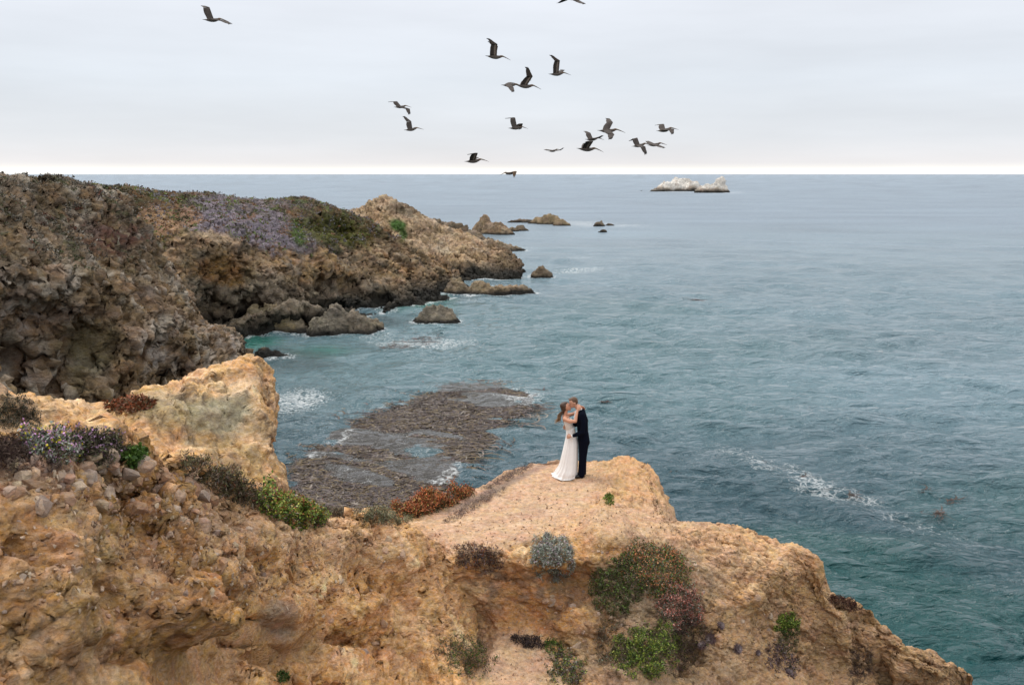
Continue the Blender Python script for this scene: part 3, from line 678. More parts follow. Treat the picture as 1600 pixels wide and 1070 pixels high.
sea_rock('long low finger of brown rock reaching into the sea before the rocky point', [(712,22,437,461),(752,26,443,461),(780,22,449,461),(808,22,453,460)], 0, 570, [(.24,.18,.11),(.28,.20,.12),(.18,.14,.10),(.30,.23,.16)], 3.0, .8, name='shore_rock', k=1.0, res=(130, 60))
sea_rock('dark rugged rocks just behind the rocky point', [(684,28,346,374),(712,24,351,376),(740,22,362,378),(762,14,372,380)], 0, 575, PD, 4.0, 1.2, name='shore_rock', k=1.2, res=(110, 64))
sea_rock('thin low rock tail lying right behind the rocky point tip', [(785,22,383,392),(806,12,386,391)], 0, 580, [(.24,.18,.11),(.28,.20,.12),(.18,.14,.10),(.30,.23,.16)], 2.5, .6, name='shore_rock', k=.8)
PW = [(.40,.34,.27),(.46,.38,.29),(.30,.24,.19),(.52,.46,.40)]
sea_rock('white topped sea stack near the horizon, wider left one of two', [(1066,26,281.5,299),(1047,20,286.5,299),(1084,11,286.5,299),(1030,14,296.5,299.5)], 0, 590, PW, 11, 3.4, name='sea_stack', white=.95, k=4.0, res=(110, 70), cat='sea stack')
sea_rock('pale pyramid sea stack near the horizon, right one of two', [(1126,13,282.5,301),(1112,18,288,301.5),(1098,13,294,301.5)], 0, 600, PW, 9, 2.6, name='sea_stack', white=.75, k=4.0, res=(100, 70), cat='sea stack')

# ================================================================== SEA
def sea():
    dense_u = np.radians(np.linspace(-34, 34, 540)); side = np.radians(np.linspace(34, 180, 36)[1:])
    az = np.concatenate([-side[::-1], dense_u, side])
    k = np.concatenate([np.linspace(.0004, .05, 60), np.linspace(.052, .46, 440), np.linspace(.468, .66, 36)]); k = np.concatenate([[.0002], k]); d = CAM_H / k
    d = np.concatenate([[60000.], d[d < 50000], [22, 12, 5]])
    AZ, D = np.meshgrid(az, d, indexing='ij')
    X = np.sin(AZ) * D; Y = np.cos(AZ) * D
    P = np.stack([X, Y, np.zeros_like(X)], -1).reshape(-1, 3)
    dd = D.ravel(); cell = np.maximum(dd ** 2 / CAM_H * (.41 / 440), dd * math.radians(68 / 540))
    x, y = P[:, 0].copy(), P[:, 1].copy()
    r = np.random.default_rng(21); h = np.zeros(len(x)); hx = np.zeros(len(x)); hy = np.zeros(len(x))
    wx = x + 2.5 * perlin(P / 9, 400); wy = y + 2.5 * perlin(P / 9, 401)
    gr = .65 + .7 * fbm(P / 14, 3, 402)                       # gusty patches
    shel = 1 - .5 * sstep(0, 1, (-x - 2) / 25) * (1 - sstep(120, 170, y))
    for lam in np.geomspace(.55, 26, 46):
        th = math.radians(250) + r.normal() * .55
        kx, ky = math.cos(th) * 2 * math.pi / lam, math.sin(th) * 2 * math.pi / lam
        amp = .021 * lam * (1 if lam < 5 else (5 / lam) ** 1.15) * (.6 + .8 * r.random())
        f = amp * sstep(1.9, 3.6, lam / cell) * gr * shel; ph = kx * wx + ky * wy + r.random() * 6.28
        h += f * np.sin(ph); c_ = f * np.cos(ph) * .9; hx += c_ * math.cos(th); hy += c_ * math.sin(th)
    V = np.stack([x - hx, y - hy, h], -1)
    px, py = proj(P)
    # water colours: deep teal, blue-green shallows by the rocks, kelp-dark patches
    n = fbm(P / 40, 4, 410); n2 = fbm(P / 9, 4, 411)
    c = np.repeat(C(.008, .042, .056), len(P), 0)
    c = mixc(c, C(.005, .058, .056), sstep(-.1, .3, n + .3 * n2) * .8)
    c = mixc(c, C(.112, .182, .215), sstep(48, 110, dd)); c = mixc(c, C(.175, .225, .275), sstep(120, 500, dd)); c = c * (1 + .28 * fbm(P / np.array([[70, 30, 1]]), 3, 415) * sstep(30, 90, dd))[:, None]  # paler with distance: sky reflection put into the water colour
    c = mixc(c, C(.060, .130, .145), pxblob(px, py, 800, 560, 420, 90, .6, n) * .75)
    c = mixc(c, C(.006, .115, .085), (pxblob(px, py, 400, 532, 34, 10, .6, n2) + .8 * pxblob(px, py, 505, 548, 46, 8, .7, n2) + pxblob(px, py, 640, 470, 60, 12, .5, n2)).clip(0, 1) * .9)
    c = mixc(c, C(.012, .03, .035), (pxblob(px, py, 600, 500, 70, 9, .6, n2) + pxblob(px, py, 450, 562, 60, 16, .6, n2)).clip(0, 1) * .5)
    kx_, ky_ = px + 26 * n2 + 10 * perlin(P / .6, 416), py + 14 * n2 + 5 * perlin(P / .6, 417)
    c = mixc(c, C(.05, .036, .026), inside(kp, kx_, ky_) * .85 * (n2 < .25))
    # foam density
    f = np.zeros(len(P))
    for (cx, cy, rx, ry, a, ang) in [(470,628,58,20,.95,-10),(655,536,75,9,.95,0),(595,525,40,5,.6,0),(440,520,60,4,.6,0),(682,503,45,4,.8,0),(905,422,42,4.5,1.0,0),(915,402,30,2,.6,0),
        (1175,722,64,9,.66,18),(1262,750,56,18,.85,22),(1335,774,60,12,.78,10),(1430,816,80,14,.48,18),(1180,710,60,5,.5,20),
        (910,350,60,5,.8,0),(985,353,30,2.5,.9,0),(770,447,40,4,.7,0),(790,462,60,3,.6,0),(730,470,40,3,.6,0),(700,560,80,7,.45,0),(810,622,40,14,1.0,0),(775,650,50,6,.7,-25),
        (540,685,80,6,.9,-40),(600,655,50,6,.8,-30),(715,725,10,30,.9,30),(640,775,70,9,.75,-20),(490,712,40,7,.8,-45),(700,745,46,7,.9,-35),(880,770,30,20,.2,0),(850,690,20,18,.25,0),
        (1065,299,55,1.6,.9,0),(1120,301,45,1.6,.9,0),(600,617,40,10,.35,0),(500,590,50,8,.4,0),(800,388,40,2,.7,0),(680,350,30,2,.5,0),(430,600,30,6,.4,0),(395,552,30,4,.5,0),
        (930,735,40,16,.35,0), (1560,905,60,30,.22,0), (560,745,80,40,.3,0), (1100,356,150,2,.3,0), (820,645,30,8,.7,0)]:
        f = np.maximum(f, a * pxblob(px, py, cx, cy, rx, ry, .9, 1.0 * n2, ang))
    f *= .9
    # surge along every waterline
    S_ = np.concatenate(SHORE); S_ = S_[np.abs(S_[:, 2]) < .5]; gx, gy, cs = -90, 60, .5; W_, H_ = 520, 560
    ii = ((S_[:, 0] - gx) / cs).astype(int); jj = ((S_[:, 1] - gy) / cs).astype(int); ok = (ii >= 0) & (ii < W_) & (jj >= 0) & (jj < H_)
    G_ = np.zeros((W_, H_)); G_[ii[ok], jj[ok]] = 1
    for _ in range(7): G_ = np.maximum(G_ * .999, (np.roll(G_, 1, 0) + np.roll(G_, -1, 0) + np.roll(G_, 1, 1) + np.roll(G_, -1, 1)) * .235)
    i0 = ((x - gx) / cs).astype(int); j0 = ((y - gy) / cs).astype(int); ok = (i0 >= 0) & (i0 < W_) & (j0 >= 0) & (j0 < H_)
    near = np.zeros(len(x)); near[ok] = G_[i0[ok], j0[ok]]
    f = np.maximum(f, np.clip(near * (.95 + 1.0 * n2) , 0, .95))
    f = np.maximum(f, .5 * inside(kp, kx_, ky_) * sstep(.05, .4, n2))
    return V.reshape(len(az), len(d), 3), c, f, sstep(60, 500, dd)
VS, cS, fS, rS = sea()
M_sea, t, b = material('sea_water')
g = t.nodes.new('ShaderNodeNewGeometry'); a = t.nodes.new('ShaderNodeAttribute'); a.attribute_name = 'Col'
fa = t.nodes.new('ShaderNodeAttribute'); fa.attribute_name = 'foam'
mp = t.nodes.new('ShaderNodeMapping'); mp.inputs['Scale'].default_value = (.5, 1.0, 1.0); mp.inputs['Rotation'].default_value = (0, 0, .22)
t.links.new(g.outputs['Position'], mp.inputs[0]); pos = mp.outputs[0]
n1 = noise_node(t, 2.4, 4, .6, pos, .5); n2 = noise_node(t, .62, 3, .55, pos, .5)
ad = t.nodes.new('ShaderNodeMath'); ad.operation = 'MULTIPLY_ADD'; ad.inputs[1].default_value = 3.0
t.links.new(n2.outputs['Fac'], ad.inputs[0]); t.links.new(n1.outputs['Fac'], ad.inputs[2])
bp = t.nodes.new('ShaderNodeBump'); bp.inputs['Strength'].default_value = 1.0; bp.inputs['Distance'].default_value = .40
t.links.new(ad.outputs[0], bp.inputs['Height'])
# foam: lace that breaks up where the density is low
w1 = noise_node(t, 1.1, 3, .6, g.outputs['Position'])
wv = t.nodes.new('ShaderNodeVectorMath'); wv.operation = 'ADD'; wsc = t.nodes.new('ShaderNodeVectorMath'); wsc.operation = 'SCALE'; wsc.inputs['Scale'].default_value = 1.6
t.links.new(w1.outputs['Color'], wsc.inputs[0]); t.links.new(wsc.outputs[0], wv.inputs[0]); t.links.new(g.outputs['Position'], wv.inputs[1])
vo = t.nodes.new('ShaderNodeTexVoronoi'); vo.feature = 'DISTANCE_TO_EDGE'; vo.inputs['Scale'].default_value = 1.5; t.links.new(wv.outputs[0], vo.inputs['Vector'])
lace = maprange(t, vo.outputs['Distance'], 0, .22, 1, 0)
nf = noise_node(t, 1.7, 7, .7, g.outputs['Position'], .8)
s1 = t.nodes.new('ShaderNodeMath'); s1.operation = 'MULTIPLY_ADD'; s1.inputs[1].default_value = .38; t.links.new(lace, s1.inputs[0]); t.links.new(nf.outputs['Fac'], s1.inputs[2])
s2 = t.nodes.new('ShaderNodeMath'); s2.operation = 'MULTIPLY_ADD'; s2.inputs[1].default_value = .62; t.links.new(fa.outputs['Fac'], s2.inputs[0]); t.links.new(s1.outputs[0], s2.inputs[2])
fo = maprange(t, s2.outputs[0], 1.0, 1.45, 0, .85)
mx = t.nodes.new('ShaderNodeMix'); mx.data_type = 'RGBA'; t.links.new(fo, mx.inputs['Factor']); t.links.new(a.outputs['Color'], mx.inputs[6]); mx.inputs[7].default_value = (.62, .64, .64, 1)
t.links.new(mx.outputs[2], b.inputs['Base Color']); fr = t.nodes.new('ShaderNodeAttribute'); fr.attribute_name = 'far'
rm = t.nodes.new('ShaderNodeMath'); rm.operation = 'MAXIMUM'; t.links.new(maprange(t, fo, 0, 1, .04, .7), rm.inputs[0]); t.links.new(maprange(t, fr.outputs['Fac'], 0, 1, .04, .42), rm.inputs[1]); t.links.new(rm.outputs[0], b.inputs['Roughness'])
b.inputs['IOR'].default_value = 1.333; t.links.new(bp.outputs[0], b.inputs['Normal'])
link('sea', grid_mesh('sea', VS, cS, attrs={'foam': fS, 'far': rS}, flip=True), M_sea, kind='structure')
# ================================================================== RAYS ONTO THE BUILT GROUND
def bvh_of(V, st=2):
    v = V[::st, ::st]; nu, nv = v.shape[:2]; idx = np.arange(nu * nv).reshape(nu, nv)
    q = np.stack([idx[:-1, :-1], idx[1:, :-1], idx[1:, 1:], idx[:-1, 1:]], -1).reshape(-1, 4)
    return BVHTree.FromPolygons([Vector(p) for p in v.reshape(-1, 3).tolist()], q.tolist())
BV = {'near': bvh_of(V1), 'prom': bvh_of(V2), 'crag': bvh_of(VC), 'cliff': bvh_of(VD), 'head': bvh_of(VE1), 'point': bvh_of(VE2)}
def hit(px, py, names=('near', 'prom', 'crag', 'cliff', 'head', 'point')):
    d = ray(px, py).normalized(); o = Vector((0, 0, CAM_H)); best = None
    for n in names:
        p, nn, i, t = BV[n].ray_cast(o, d)
        if p is not None and (best is None or t < best[2]):
            if nn.dot(d) > 0: nn = -nn
            best = (p, nn, t, n)
    return best
def ell(px, py, rx, ry, n, ang=0, r_=rng):
    a = r_.random(n) * 2 * math.pi; r = np.sqrt(r_.random(n)); x = r * np.cos(a) * rx; y = r * np.sin(a) * ry
    c, s = math.cos(math.radians(ang)), math.sin(math.radians(ang))
    return px + x * c - y * s, py + x * s + y * c, r

# ================================================================== PLANTS
M_leaf = attr_material('leaves', .6, .3, .35, 60)
M_dry = attr_material('dry_plants', .9, .3, .1, 60)
def leaves(p, d, ln, wd, cols, r_):
    n = len(p); d = d / (np.linalg.norm(d, axis=1, keepdims=True) + 1e-9)
    s = np.cross(d, r_.normal(size=(n, 3))); s /= (np.linalg.norm(s, axis=1, keepdims=True) + 1e-9)
    u = np.cross(s, d)
    ln = ln[:, None]; wd = wd[:, None]
    q = np.stack([p, p + d * ln * .55 + s * wd / 2, p + d * ln + u * ln * .12, p + d * ln * .55 - s * wd / 2], 1)
    return q, np.repeat(cols, 4, 0)
def pick(cols, n, r_, wts=None):
    cols = np.array(cols, float); i = r_.choice(len(cols), n, p=None if wts is None else np.array(wts) / np.sum(wts))
    return cols[i] * (1 + .25 * r_.normal(size=(n, 1))).clip(.4, 1.7)
G_DARK = [(.045, .060, .018), (.03, .04, .015), (.07, .085, .02)]
G_BRIGHT = [(.10, .155, .02), (.06, .105, .015), (.17, .21, .03), (.035, .06, .012)]
RED = [(.22, .065, .025), (.16, .045, .02), (.28, .12, .045), (.09, .045, .02), (.07, .075, .02)]
GREY = [(.24, .27, .22), (.17, .20, .16), (.33, .35, .30), (.12, .13, .10)]
DRYB = [(.10, .07, .05), (.15, .11, .075), (.06, .045, .035), (.20, .15, .11)]
PURP = [(.07, .045, .05), (.12, .08, .085), (.18, .14, .15), (.05, .035, .035)]
PINK = [(.42, .17, .13), (.46, .24, .19), (.32, .09, .06)]
def plant(label, px, py, rx, ry, n, h, layers, ang=0, name='shrub', cat='shrub', core=(.03, .025, .015), seed=0, mat=None, names=('near', 'prom', 'crag'), lift=0, group=None, edge=.55):
    n = int(n * 1.1); h = h * .68
    """leafy mound growing out of the ground seen round (px, py). layers: (share, colours, leaf length, leaf width, height from, height to, upright)"""
    r_ = np.random.default_rng(900 + seed)
    c0 = hit(px, py, names)
    for k in range(10):
        if c0 is None: py += 2.5; c0 = hit(px, py, names)
    if c0 is None: print('plant misses', label); return None
    cp, cn = c0[0], c0[1]; dist = c0[2]
    m = max(140, n // 12); X, Y, R = ell(px, py, rx * 1.25, ry * 1.25, m * 3, ang, r_); R = R * 1.25; R = np.where(r_.random(len(R)) < .12, R * .8, R); G = []; NN = []; RR = []
    lob = fbm(np.stack([X / (rx * .45), Y / (ry * .45), X * 0 + seed], 1), 2, seed)
    for x, y, r, lb in zip(X, Y, R, lob):
        if r + 1.9 * lb > 1 + .5 * r_.random() ** 3: continue
        q = hit(x, y, names)
        if q is None or abs(q[2] - dist) > dist * .16: continue
        G.append(q[0]); NN.append(q[1]); RR.append(min(1, max(0, r + 1.9 * lb)))
    if len(G) < 8: print('plant thin', label); return None
    G = np.array([tuple(g) for g in G]); NN = np.array([tuple(g) for g in NN]); RR = np.array(RR)
    o0 = G.mean(0); Q = []; K = []
    up = NN * .5 + np.array([0, 0, .7]); up /= np.linalg.norm(up, axis=1, keepdims=True)
    tall = 1 + .9 * fbm(G / (h * 1.1 + .05), 3, seed + 3)
    for share, cols, ln, wd, h0, h1, upr in layers:
        k = int(n * share); i = r_.integers(0, len(G), k)
        hh = h * np.maximum(.12, (1 - RR[i] ** 1.8)) * tall[i] * (h0 + (h1 - h0) * r_.random(k) ** .6) + lift
        p = G[i] + up[i] * hh[:, None] + r_.normal(size=(k, 3)) * min(.05 * (dist / 15), dist * rx / FOC * .05)
        d = r_.normal(size=(k, 3)) * (1 - upr) + up[i] * upr + np.array([0, -.25, 0])
        q, c = leaves(p, d, ln * (.6 + .8 * r_.random(k)), wd * (.6 + .8 * r_.random(k)), pick(cols, k, r_), r_)
        Q.append(q.reshape(-1, 3)); K.append(c)
    me = quads_mesh(name, np.concatenate(Q) - o0, 0, np.clip(np.concatenate(K) * 1.3, .004, .8))
    return link(name, me, mat or M_leaf, label=label, cat=cat, loc=o0, group=group)
T = [(.5, DRYB, .09, .008, 0, .9, .35)]
plant('green leaved ice plant mound on the brink right of the pale crag', 457, 790, 46, 22, 5600, .42, [(.7, G_BRIGHT, .045, .03, .3, 1, .35), (.25, [(.30,.30,.05),(.22,.26,.06)], .03, .025, .8, 1.05, .3), (.25, RED[:3], .035, .02, .7, 1.1, .4), (.3, DRYB, .06, .02, 0, .6, .2)], 14, 'ice_plant', 'plant', seed=1)
plant('dark heathery strip of brush between the crag and the near ridge', 352, 757, 64, 17, 5200, .20, [(.5, [(.06,.055,.025),(.05,.035,.02),(.09,.085,.035)], .05, .012, .2, 1, .5), (.3, DRYB, .06, .012, 0, 1, .4), (.2, [(.16,.06,.035),(.11,.11,.04)], .04, .012, .6, 1.1, .5)], 24, 'brush', 'brush', seed=2)
plant('dull brown woody shrub right of the green ice plant on the brink', 535, 806, 34, 11, 2600, .16, [(.5, DRYB, .07, .010, 0, 1, .35), (.5, [(.11,.10,.065),(.16,.14,.09)], .04, .015, .3, 1, .4)], 4, 'shrub', 'shrub', seed=3)
plant('sage green mat plant at the left end of the sand path', 603, 806, 36, 11, 3400, .12, [(.8, [(.17,.165,.09),(.13,.125,.065),(.22,.21,.13)], .04, .012, .1, 1, .5), (.25, DRYB, .05, .01, 0, .7, .3)], 3, 'mat_plant', 'plant', seed=4)
plant('rust red ice plant bank along the left brink of the sand path', 679, 782, 60, 14, 9000, .40, [(.6, RED, .06, .022, .3, 1, .55), (.3, [(.42,.15,.06),(.36,.10,.035)], .035, .022, .8, 1.1, .5), (.35, [(.05,.045,.02),(.075,.07,.025)], .05, .02, 0, .6, .3), (.1, [(.42,.36,.10)], .02, .02, .8, 1.05, .4)], -19, 'ice_plant', 'plant', seed=5)
plant('dry purple brown plant with red stems on the bank below the path', 748, 875, 34, 17, 2600, .22, [(.45, DRYB[:3], .10, .008, 0, 1, .45), (.3, PURP, .045, .018, .2, 1, .3), (.18, RED[:3], .04, .012, .7, 1.25, .6)], 6, 'dry_shrub', 'shrub', seed=6, mat=M_dry)
plant('silver grey bush with mauve tips on the bank in front of the couple', 862, 873, 27, 31, 6000, .26, [(.8, GREY, .045, .014, .2, 1, .45), (.15, [(.33,.22,.27),(.26,.18,.22)], .03, .014, .8, 1.1, .5), (.3, [(.07,.07,.055),(.10,.10,.08)], .04, .01, 0, .6, .3)], -20, 'silver_bush', 'bush', seed=7)
plant('small bright green tuft growing on the knob beside the couple', 952, 781, 7, 8, 500, .10, [(1, G_BRIGHT, .035, .02, .1, 1, .4)], 0, 'plant_tuft', 'plant', seed=8)
plant('large bush dotted with orange and green leaves on the slope below the couple', 1022, 892, 48, 34, 8600, .34, [(.55, G_DARK + G_BRIGHT[:2], .04, .018, .2, 1, .4), (.3, [(.34,.13,.05),(.28,.10,.045),(.40,.20,.10)], .03, .02, .7, 1.1, .4), (.3, DRYB, .06, .008, 0, .8, .3), (.15, GREY[:2], .03, .012, .5, 1, .4)], 14, 'flowering_bush', 'bush', seed=9)
plant('dark leafy bush hanging below and left of the orange dotted bush', 965, 918, 34, 38, 5200, .24, [(.6, G_DARK, .04, .018, .2, 1, .35), (.3, DRYB, .08, .008, 0, 1, .3), (.15, G_BRIGHT[:2], .035, .02, .7, 1, .4)], 18, 'shrub', 'shrub', seed=10)
plant('bush covered with coral pink flower heads on the right slope', 1062, 950, 30, 38, 6400, .26, [(.5, GREY + G_DARK[:2], .032, .012, .2, 1, .4), (.42, PINK, .026, .022, .8, 1.1, .4), (.3, DRYB, .06, .008, 0, .8, .3)], -24, 'flowering_bush', 'bush', seed=11)
plant('yellow green shrub low on the slope at the bottom of the picture', 1010, 1020, 44, 34, 7200, .26, [(.7, G_BRIGHT + [(.20,.22,.04)], .034, .022, .3, 1, .4), (.3, G_DARK, .04, .018, 0, .8, .3), (.2, DRYB, .08, .008, 0, .8, .3)], -10, 'shrub', 'shrub', seed=12)
plant('dark dry brushwood between the yellow green shrub and the pink flowered bush', 1062, 1005, 38, 46, 4200, .16, [(.7, DRYB[:3] + PURP[:1], .10, .008, 0, 1, .35), (.3, G_DARK, .03, .012, .3, 1, .3)], 8, 'dry_brush', 'brush', seed=13, mat=M_dry)
plant('dry grey brushwood left of the yellow green shrub', 958, 1010, 26, 34, 2400, .12, [(.6, DRYB, .08, .007, 0, 1, .35), (.4, GREY[1:2] + G_DARK, .03, .012, .3, 1, .3)], 0, 'dry_brush', 'brush', seed=14, mat=M_dry)
plant('small green sprig on the sandy floor left of the big bushes', 865, 1012, 14, 11, 700, .12, [(1, G_BRIGHT[:2] + G_DARK, .035, .015, .1, 1, .5)], 0, 'plant_tuft', 'plant', seed=15)
plant('mixed green and mauve shrub at the bottom edge on the sandy floor', 884, 1046, 26, 22, 2400, .18, [(.5, G_BRIGHT[1:] + G_DARK, .035, .018, .2, 1, .4), (.4, PURP, .04, .012, 0, 1, .4), (.15, GREY, .03, .012, .4, 1, .4)], 20, 'shrub', 'shrub', seed=16)
plant('straggling green shrub with dead twigs at the bottom of the gully', 728, 1030, 40, 26, 3000, .18, [(.4, G_BRIGHT[:2] + G_DARK, .035, .02, .3, 1.1, .5), (.6, DRYB[:3], .08, .008, 0, .9, .3)], 8, 'shrub', 'shrub', seed=17)
plant('tiny dark green tuft at the bottom edge under the near ridge', 441, 1058, 9, 8, 400, .09, [(1, [(.03,.06,.012),(.05,.09,.02)], .03, .015, .1, 1, .5)], 0, 'plant_tuft', 'plant', seed=18)
plant('compact yellow green cushion on the steep right slope', 1229, 976, 16, 14, 1700, .16, [(.8, G_BRIGHT + [(.24,.27,.05)], .032, .024, .3, 1, .4), (.3, G_DARK, .03, .018, 0, .7, .3)], 0, 'cushion_plant', 'plant', seed=19)
plant('dark plant hanging directly under the yellow green cushion', 1231, 1000, 16, 20, 1500, .12, [(.7, G_DARK, .03, .014, .1, 1, .3), (.3, DRYB, .06, .008, 0, 1, .3)], 0, 'shrub', 'shrub', seed=20)
plant('dry purple plant in the crack below the hanging dark plant', 1212, 1025, 15, 22, 1200, .10, [(1, PURP, .04, .012, 0, 1, .4)], 10, 'dry_shrub', 'shrub', seed=21, mat=M_dry)
plant('dusky purple tuft low in the middle of the right slope', 1238, 1040, 10, 16, 700, .10, [(1, PURP + G_DARK[:1], .04, .014, 0, 1, .4)], 0, 'dry_shrub', 'shrub', seed=22, mat=M_dry)
plant('dark brown tuft on the right skyline of the slope', 1318, 944, 20, 7, 1200, .16, [(.8, [(.07,.04,.03),(.10,.06,.045),(.05,.03,.025)], .06, .012, 0, 1, .5), (.2, [(.14,.05,.035)], .04, .012, .5, 1, .5)], 20, 'dry_shrub', 'shrub', seed=23, mat=M_dry)
plant('dry dark plant in the gully near the bottom right rocks', 1343, 1040, 16, 26, 1400, .12, [(1, DRYB[:3] + PURP[:1], .06, .010, 0, 1, .4)], 10, 'dry_brush', 'brush', seed=24, mat=M_dry)
plant('dark dried matting on the gully floor below the eroded bank', 828, 1003, 24, 8, 1300, .05, [(1, [(.04,.03,.03),(.07,.05,.05),(.03,.025,.02)], .05, .012, 0, 1, .3)], 12, 'dead_mat', 'plant', seed=25, mat=M_dry)
# upper left, near and out of focus
plant('dark leafy shrub at the left edge above the stony ridge', 22, 655, 34, 34, 2600, .16, [(.7, [(.035,.035,.02),(.05,.045,.025),(.02,.02,.012)], .05, .022, .2, 1, .4), (.35, DRYB, .07, .008, 0, 1, .4)], 20, 'shrub', 'shrub', seed=26)
plant('silvery plant with pink flowers on the crest at the left', 82, 700, 46, 20, 3800, .20, [(.6, GREY, .032, .012, .2, 1, .45), (.14, [(.42,.22,.36),(.36,.18,.30)], .022, .018, .8, 1.2, .4), (.3, G_DARK + DRYB[:1], .04, .012, 0, 1, .4), (.05, [(.60,.48,.03)], .02, .02, .8, 1.1, .4)], 10, 'silver_bush', 'bush', seed=27)
plant('dark olive shrub with mauve tips beside the silvery plant on the crest', 148, 704, 40, 18, 3400, .22, [(.6, [(.06,.065,.03),(.04,.04,.02),(.10,.10,.05)], .04, .014, .2, 1, .45), (.1, [(.34,.20,.32)], .02, .018, .9, 1.2, .4), (.35, DRYB, .06, .008, 0, 1, .5)], 6, 'shrub', 'shrub', seed=28)
plant('bright green leafy clump at the right end of the crest plants', 209, 716, 17, 12, 1500, .15, [(.9, [(.07,.13,.02),(.10,.17,.03),(.04,.08,.015)], .04, .03, .2, 1, .4), (.2, G_DARK, .03, .02, 0, .7, .3)], 0, 'ice_plant', 'plant', seed=29)
plant('dark peaty mat of dead stems on the crest at the left edge', 25, 712, 60, 20, 2400, .08, [(1, [(.05,.03,.028),(.08,.055,.045),(.10,.07,.055)], .06, .008, 0, 1, .4)], 6, 'dead_mat', 'plant', seed=30, mat=M_dry)
plant('red brown ground plant behind the saddle of the pale crag', 205, 636, 30, 7, 1600, .3, [(1, [(.22,.07,.03),(.14,.05,.025),(.10,.07,.035)], .09, .04, .1, 1, .4)], -6, 'ice_plant', 'plant', seed=31, names=('crag', 'cliff'))
# dried stems trailing along the brink of the path
for k, (x, y, rx, ry, a) in enumerate([(742, 790, 46, 6, -30), (800, 742, 44, 4, -27)]):
    plant(['line of dried brown stems along the path edge beside the red ice plant', 'line of dark dried stems along the far brink of the path'][k], x, y, rx, ry, 2600, .035, [(1, [(.12,.09,.08),(.17,.13,.12),(.08,.06,.055)], .06, .006, 0, 1, .1)], a, 'dead_mat', 'plant', seed=33 + k, mat=M_dry)
# succulent rosettes on the right slope
def rosette(seed, R):
    r_ = np.random.default_rng(seed); F = []; K = []
    for ring, (n, tl, ro) in enumerate([(11, .15, 1), (9, .5, .8), (6, .95, .5)]):
        for i in range(n):
            a = 6.283 * (i + .5 * ring) / n; d = np.array([math.cos(a) * math.cos(tl), math.sin(a) * math.cos(tl), math.sin(tl)]); s = np.array([-math.sin(a), math.cos(a), 0]) * R * .2
            L = R * ro; p = np.array([0, 0, R * .12 * ring]); F.append([p, p + d * L * .6 + s, p + d * L, p + d * L * .6 - s]); K += [np.array([(.085, .05, .05), (.13, .09, .09), (.19, .15, .145)][ring]) * (1 + .2 * r_.normal())] * 4
    return quads_mesh('succulent_rosette', np.array(F), 0, np.clip(np.array(K), .02, .6))
rs = rosette(3, .085); first = None
for (x, y, s, lab) in [(1125, 978, 1.1, 'pair sized succulent rosette just right of the dry brushwood crack'), (1151, 1013, 1.3, 'larger purple succulent rosette in the middle of the bare right slope'), (1183, 1019, .8, 'small round succulent rosette alone on the bare slope'),
                       (1112, 998, 1.5, 'dark succulent rosette beside the crack under the pink flowered bush'), (1232, 1052, 1.2, 'purple succulent rosette near the bottom edge of the right slope'), (1098, 1010, 1.2, 'dark succulent rosette at the lower end of the brushwood crack')]:
    q = hit(x, y)
    if q is None: continue
    if first is None: o = link('succulent_rosette', rs, M_leaf, label=lab, cat='succulent', group='succulent rosettes on the right slope'); first = o
    else: o = first.copy(); COL.objects.link(o); o['label'] = lab
    o.location = q[0] + q[1] * .02; o.rotation_euler = (q[1] + Vector((0, -.3, .3))).to_track_quat('Z', 'Y').to_euler(); o.scale = (s, s, s)

# ground cover on the headland and the cliff: low clumps nobody could count
def cover(name, label, V, mask, size, n, cols, seed, mat=M_leaf):
    r_ = np.random.default_rng(seed); P = V.reshape(-1, 3); N = gnormal(V).reshape(-1, 3); ok = np.where((mask.ravel() > .5) & (P[:, 2] > 5))[0]
    w_ = 1.0; cen = r_.choice(ok, n); k = 6
    i = np.repeat(cen, k); nn = len(i); sz = np.repeat(size * (.5 + r_.random(n) ** 2 * 1.3), k)
    up = N[i] * .5 + np.array([0, 0, .6])
    p = P[i] + r_.normal(size=(nn, 3)) * sz[:, None] * .45; p[:, 2] = P[i][:, 2] + np.abs(r_.normal(size=nn)) * sz * .22
    cl = np.array(cols); ci = np.clip(((fbm(P[cen] / (3 if len(cols) == 6 else 5), 3, seed) + .45 + .10 * r_.normal(size=n)) / .9 * len(cols)).astype(int), 0, len(cols) - 1)
    c = np.repeat(cl[ci] * (.8 + .4 * r_.random((n, 1))), k, 0) * (1 + .15 * r_.normal(size=(nn, 1)))
    q, cc = leaves(p, r_.normal(size=(nn, 3)) * .8 + up * .6, sz * .8, sz * .55, c, r_)
    return link(name, quads_mesh(name, q.reshape(-1, 3), 0, np.clip(cc, .01, .6)), mat, kind='stuff', label=label)
cover('ground_cover', 'low brown, green and grey ground cover on the tall left cliff', VD, VEG_D, .15, 6500, [(.09,.075,.05),(.07,.075,.03),(.13,.11,.08),(.20,.18,.15),(.05,.04,.03),(.12,.05,.03)], 71)
cover('ground_cover', 'low green, rust and mauve ground cover on top of the headland', VE1, VEG_E, .24, 9000, [(.11,.085,.05),(.08,.09,.03),(.17,.15,.165),(.20,.18,.19),(.16,.08,.035),(.13,.17,.04),(.07,.06,.035)], 72)
plant('small round bush on the skyline at the far left', 72, 281, 9, 2.0, 500, .35, [(1, [(.07,.05,.03),(.05,.04,.025)], .2, .12, .1, 1, .3)], 0, 'bush', 'bush', seed=35, names=('cliff',))
plant('tiny dark bush on the skyline where the cliff meets the headland', 162, 295, 5, 2.5, 300, .5, [(1, [(.04,.04,.02),(.03,.03,.015)], .2, .12, .1, 1, .3)], 0, 'bush', 'bush', seed=36, names=('cliff','head'))

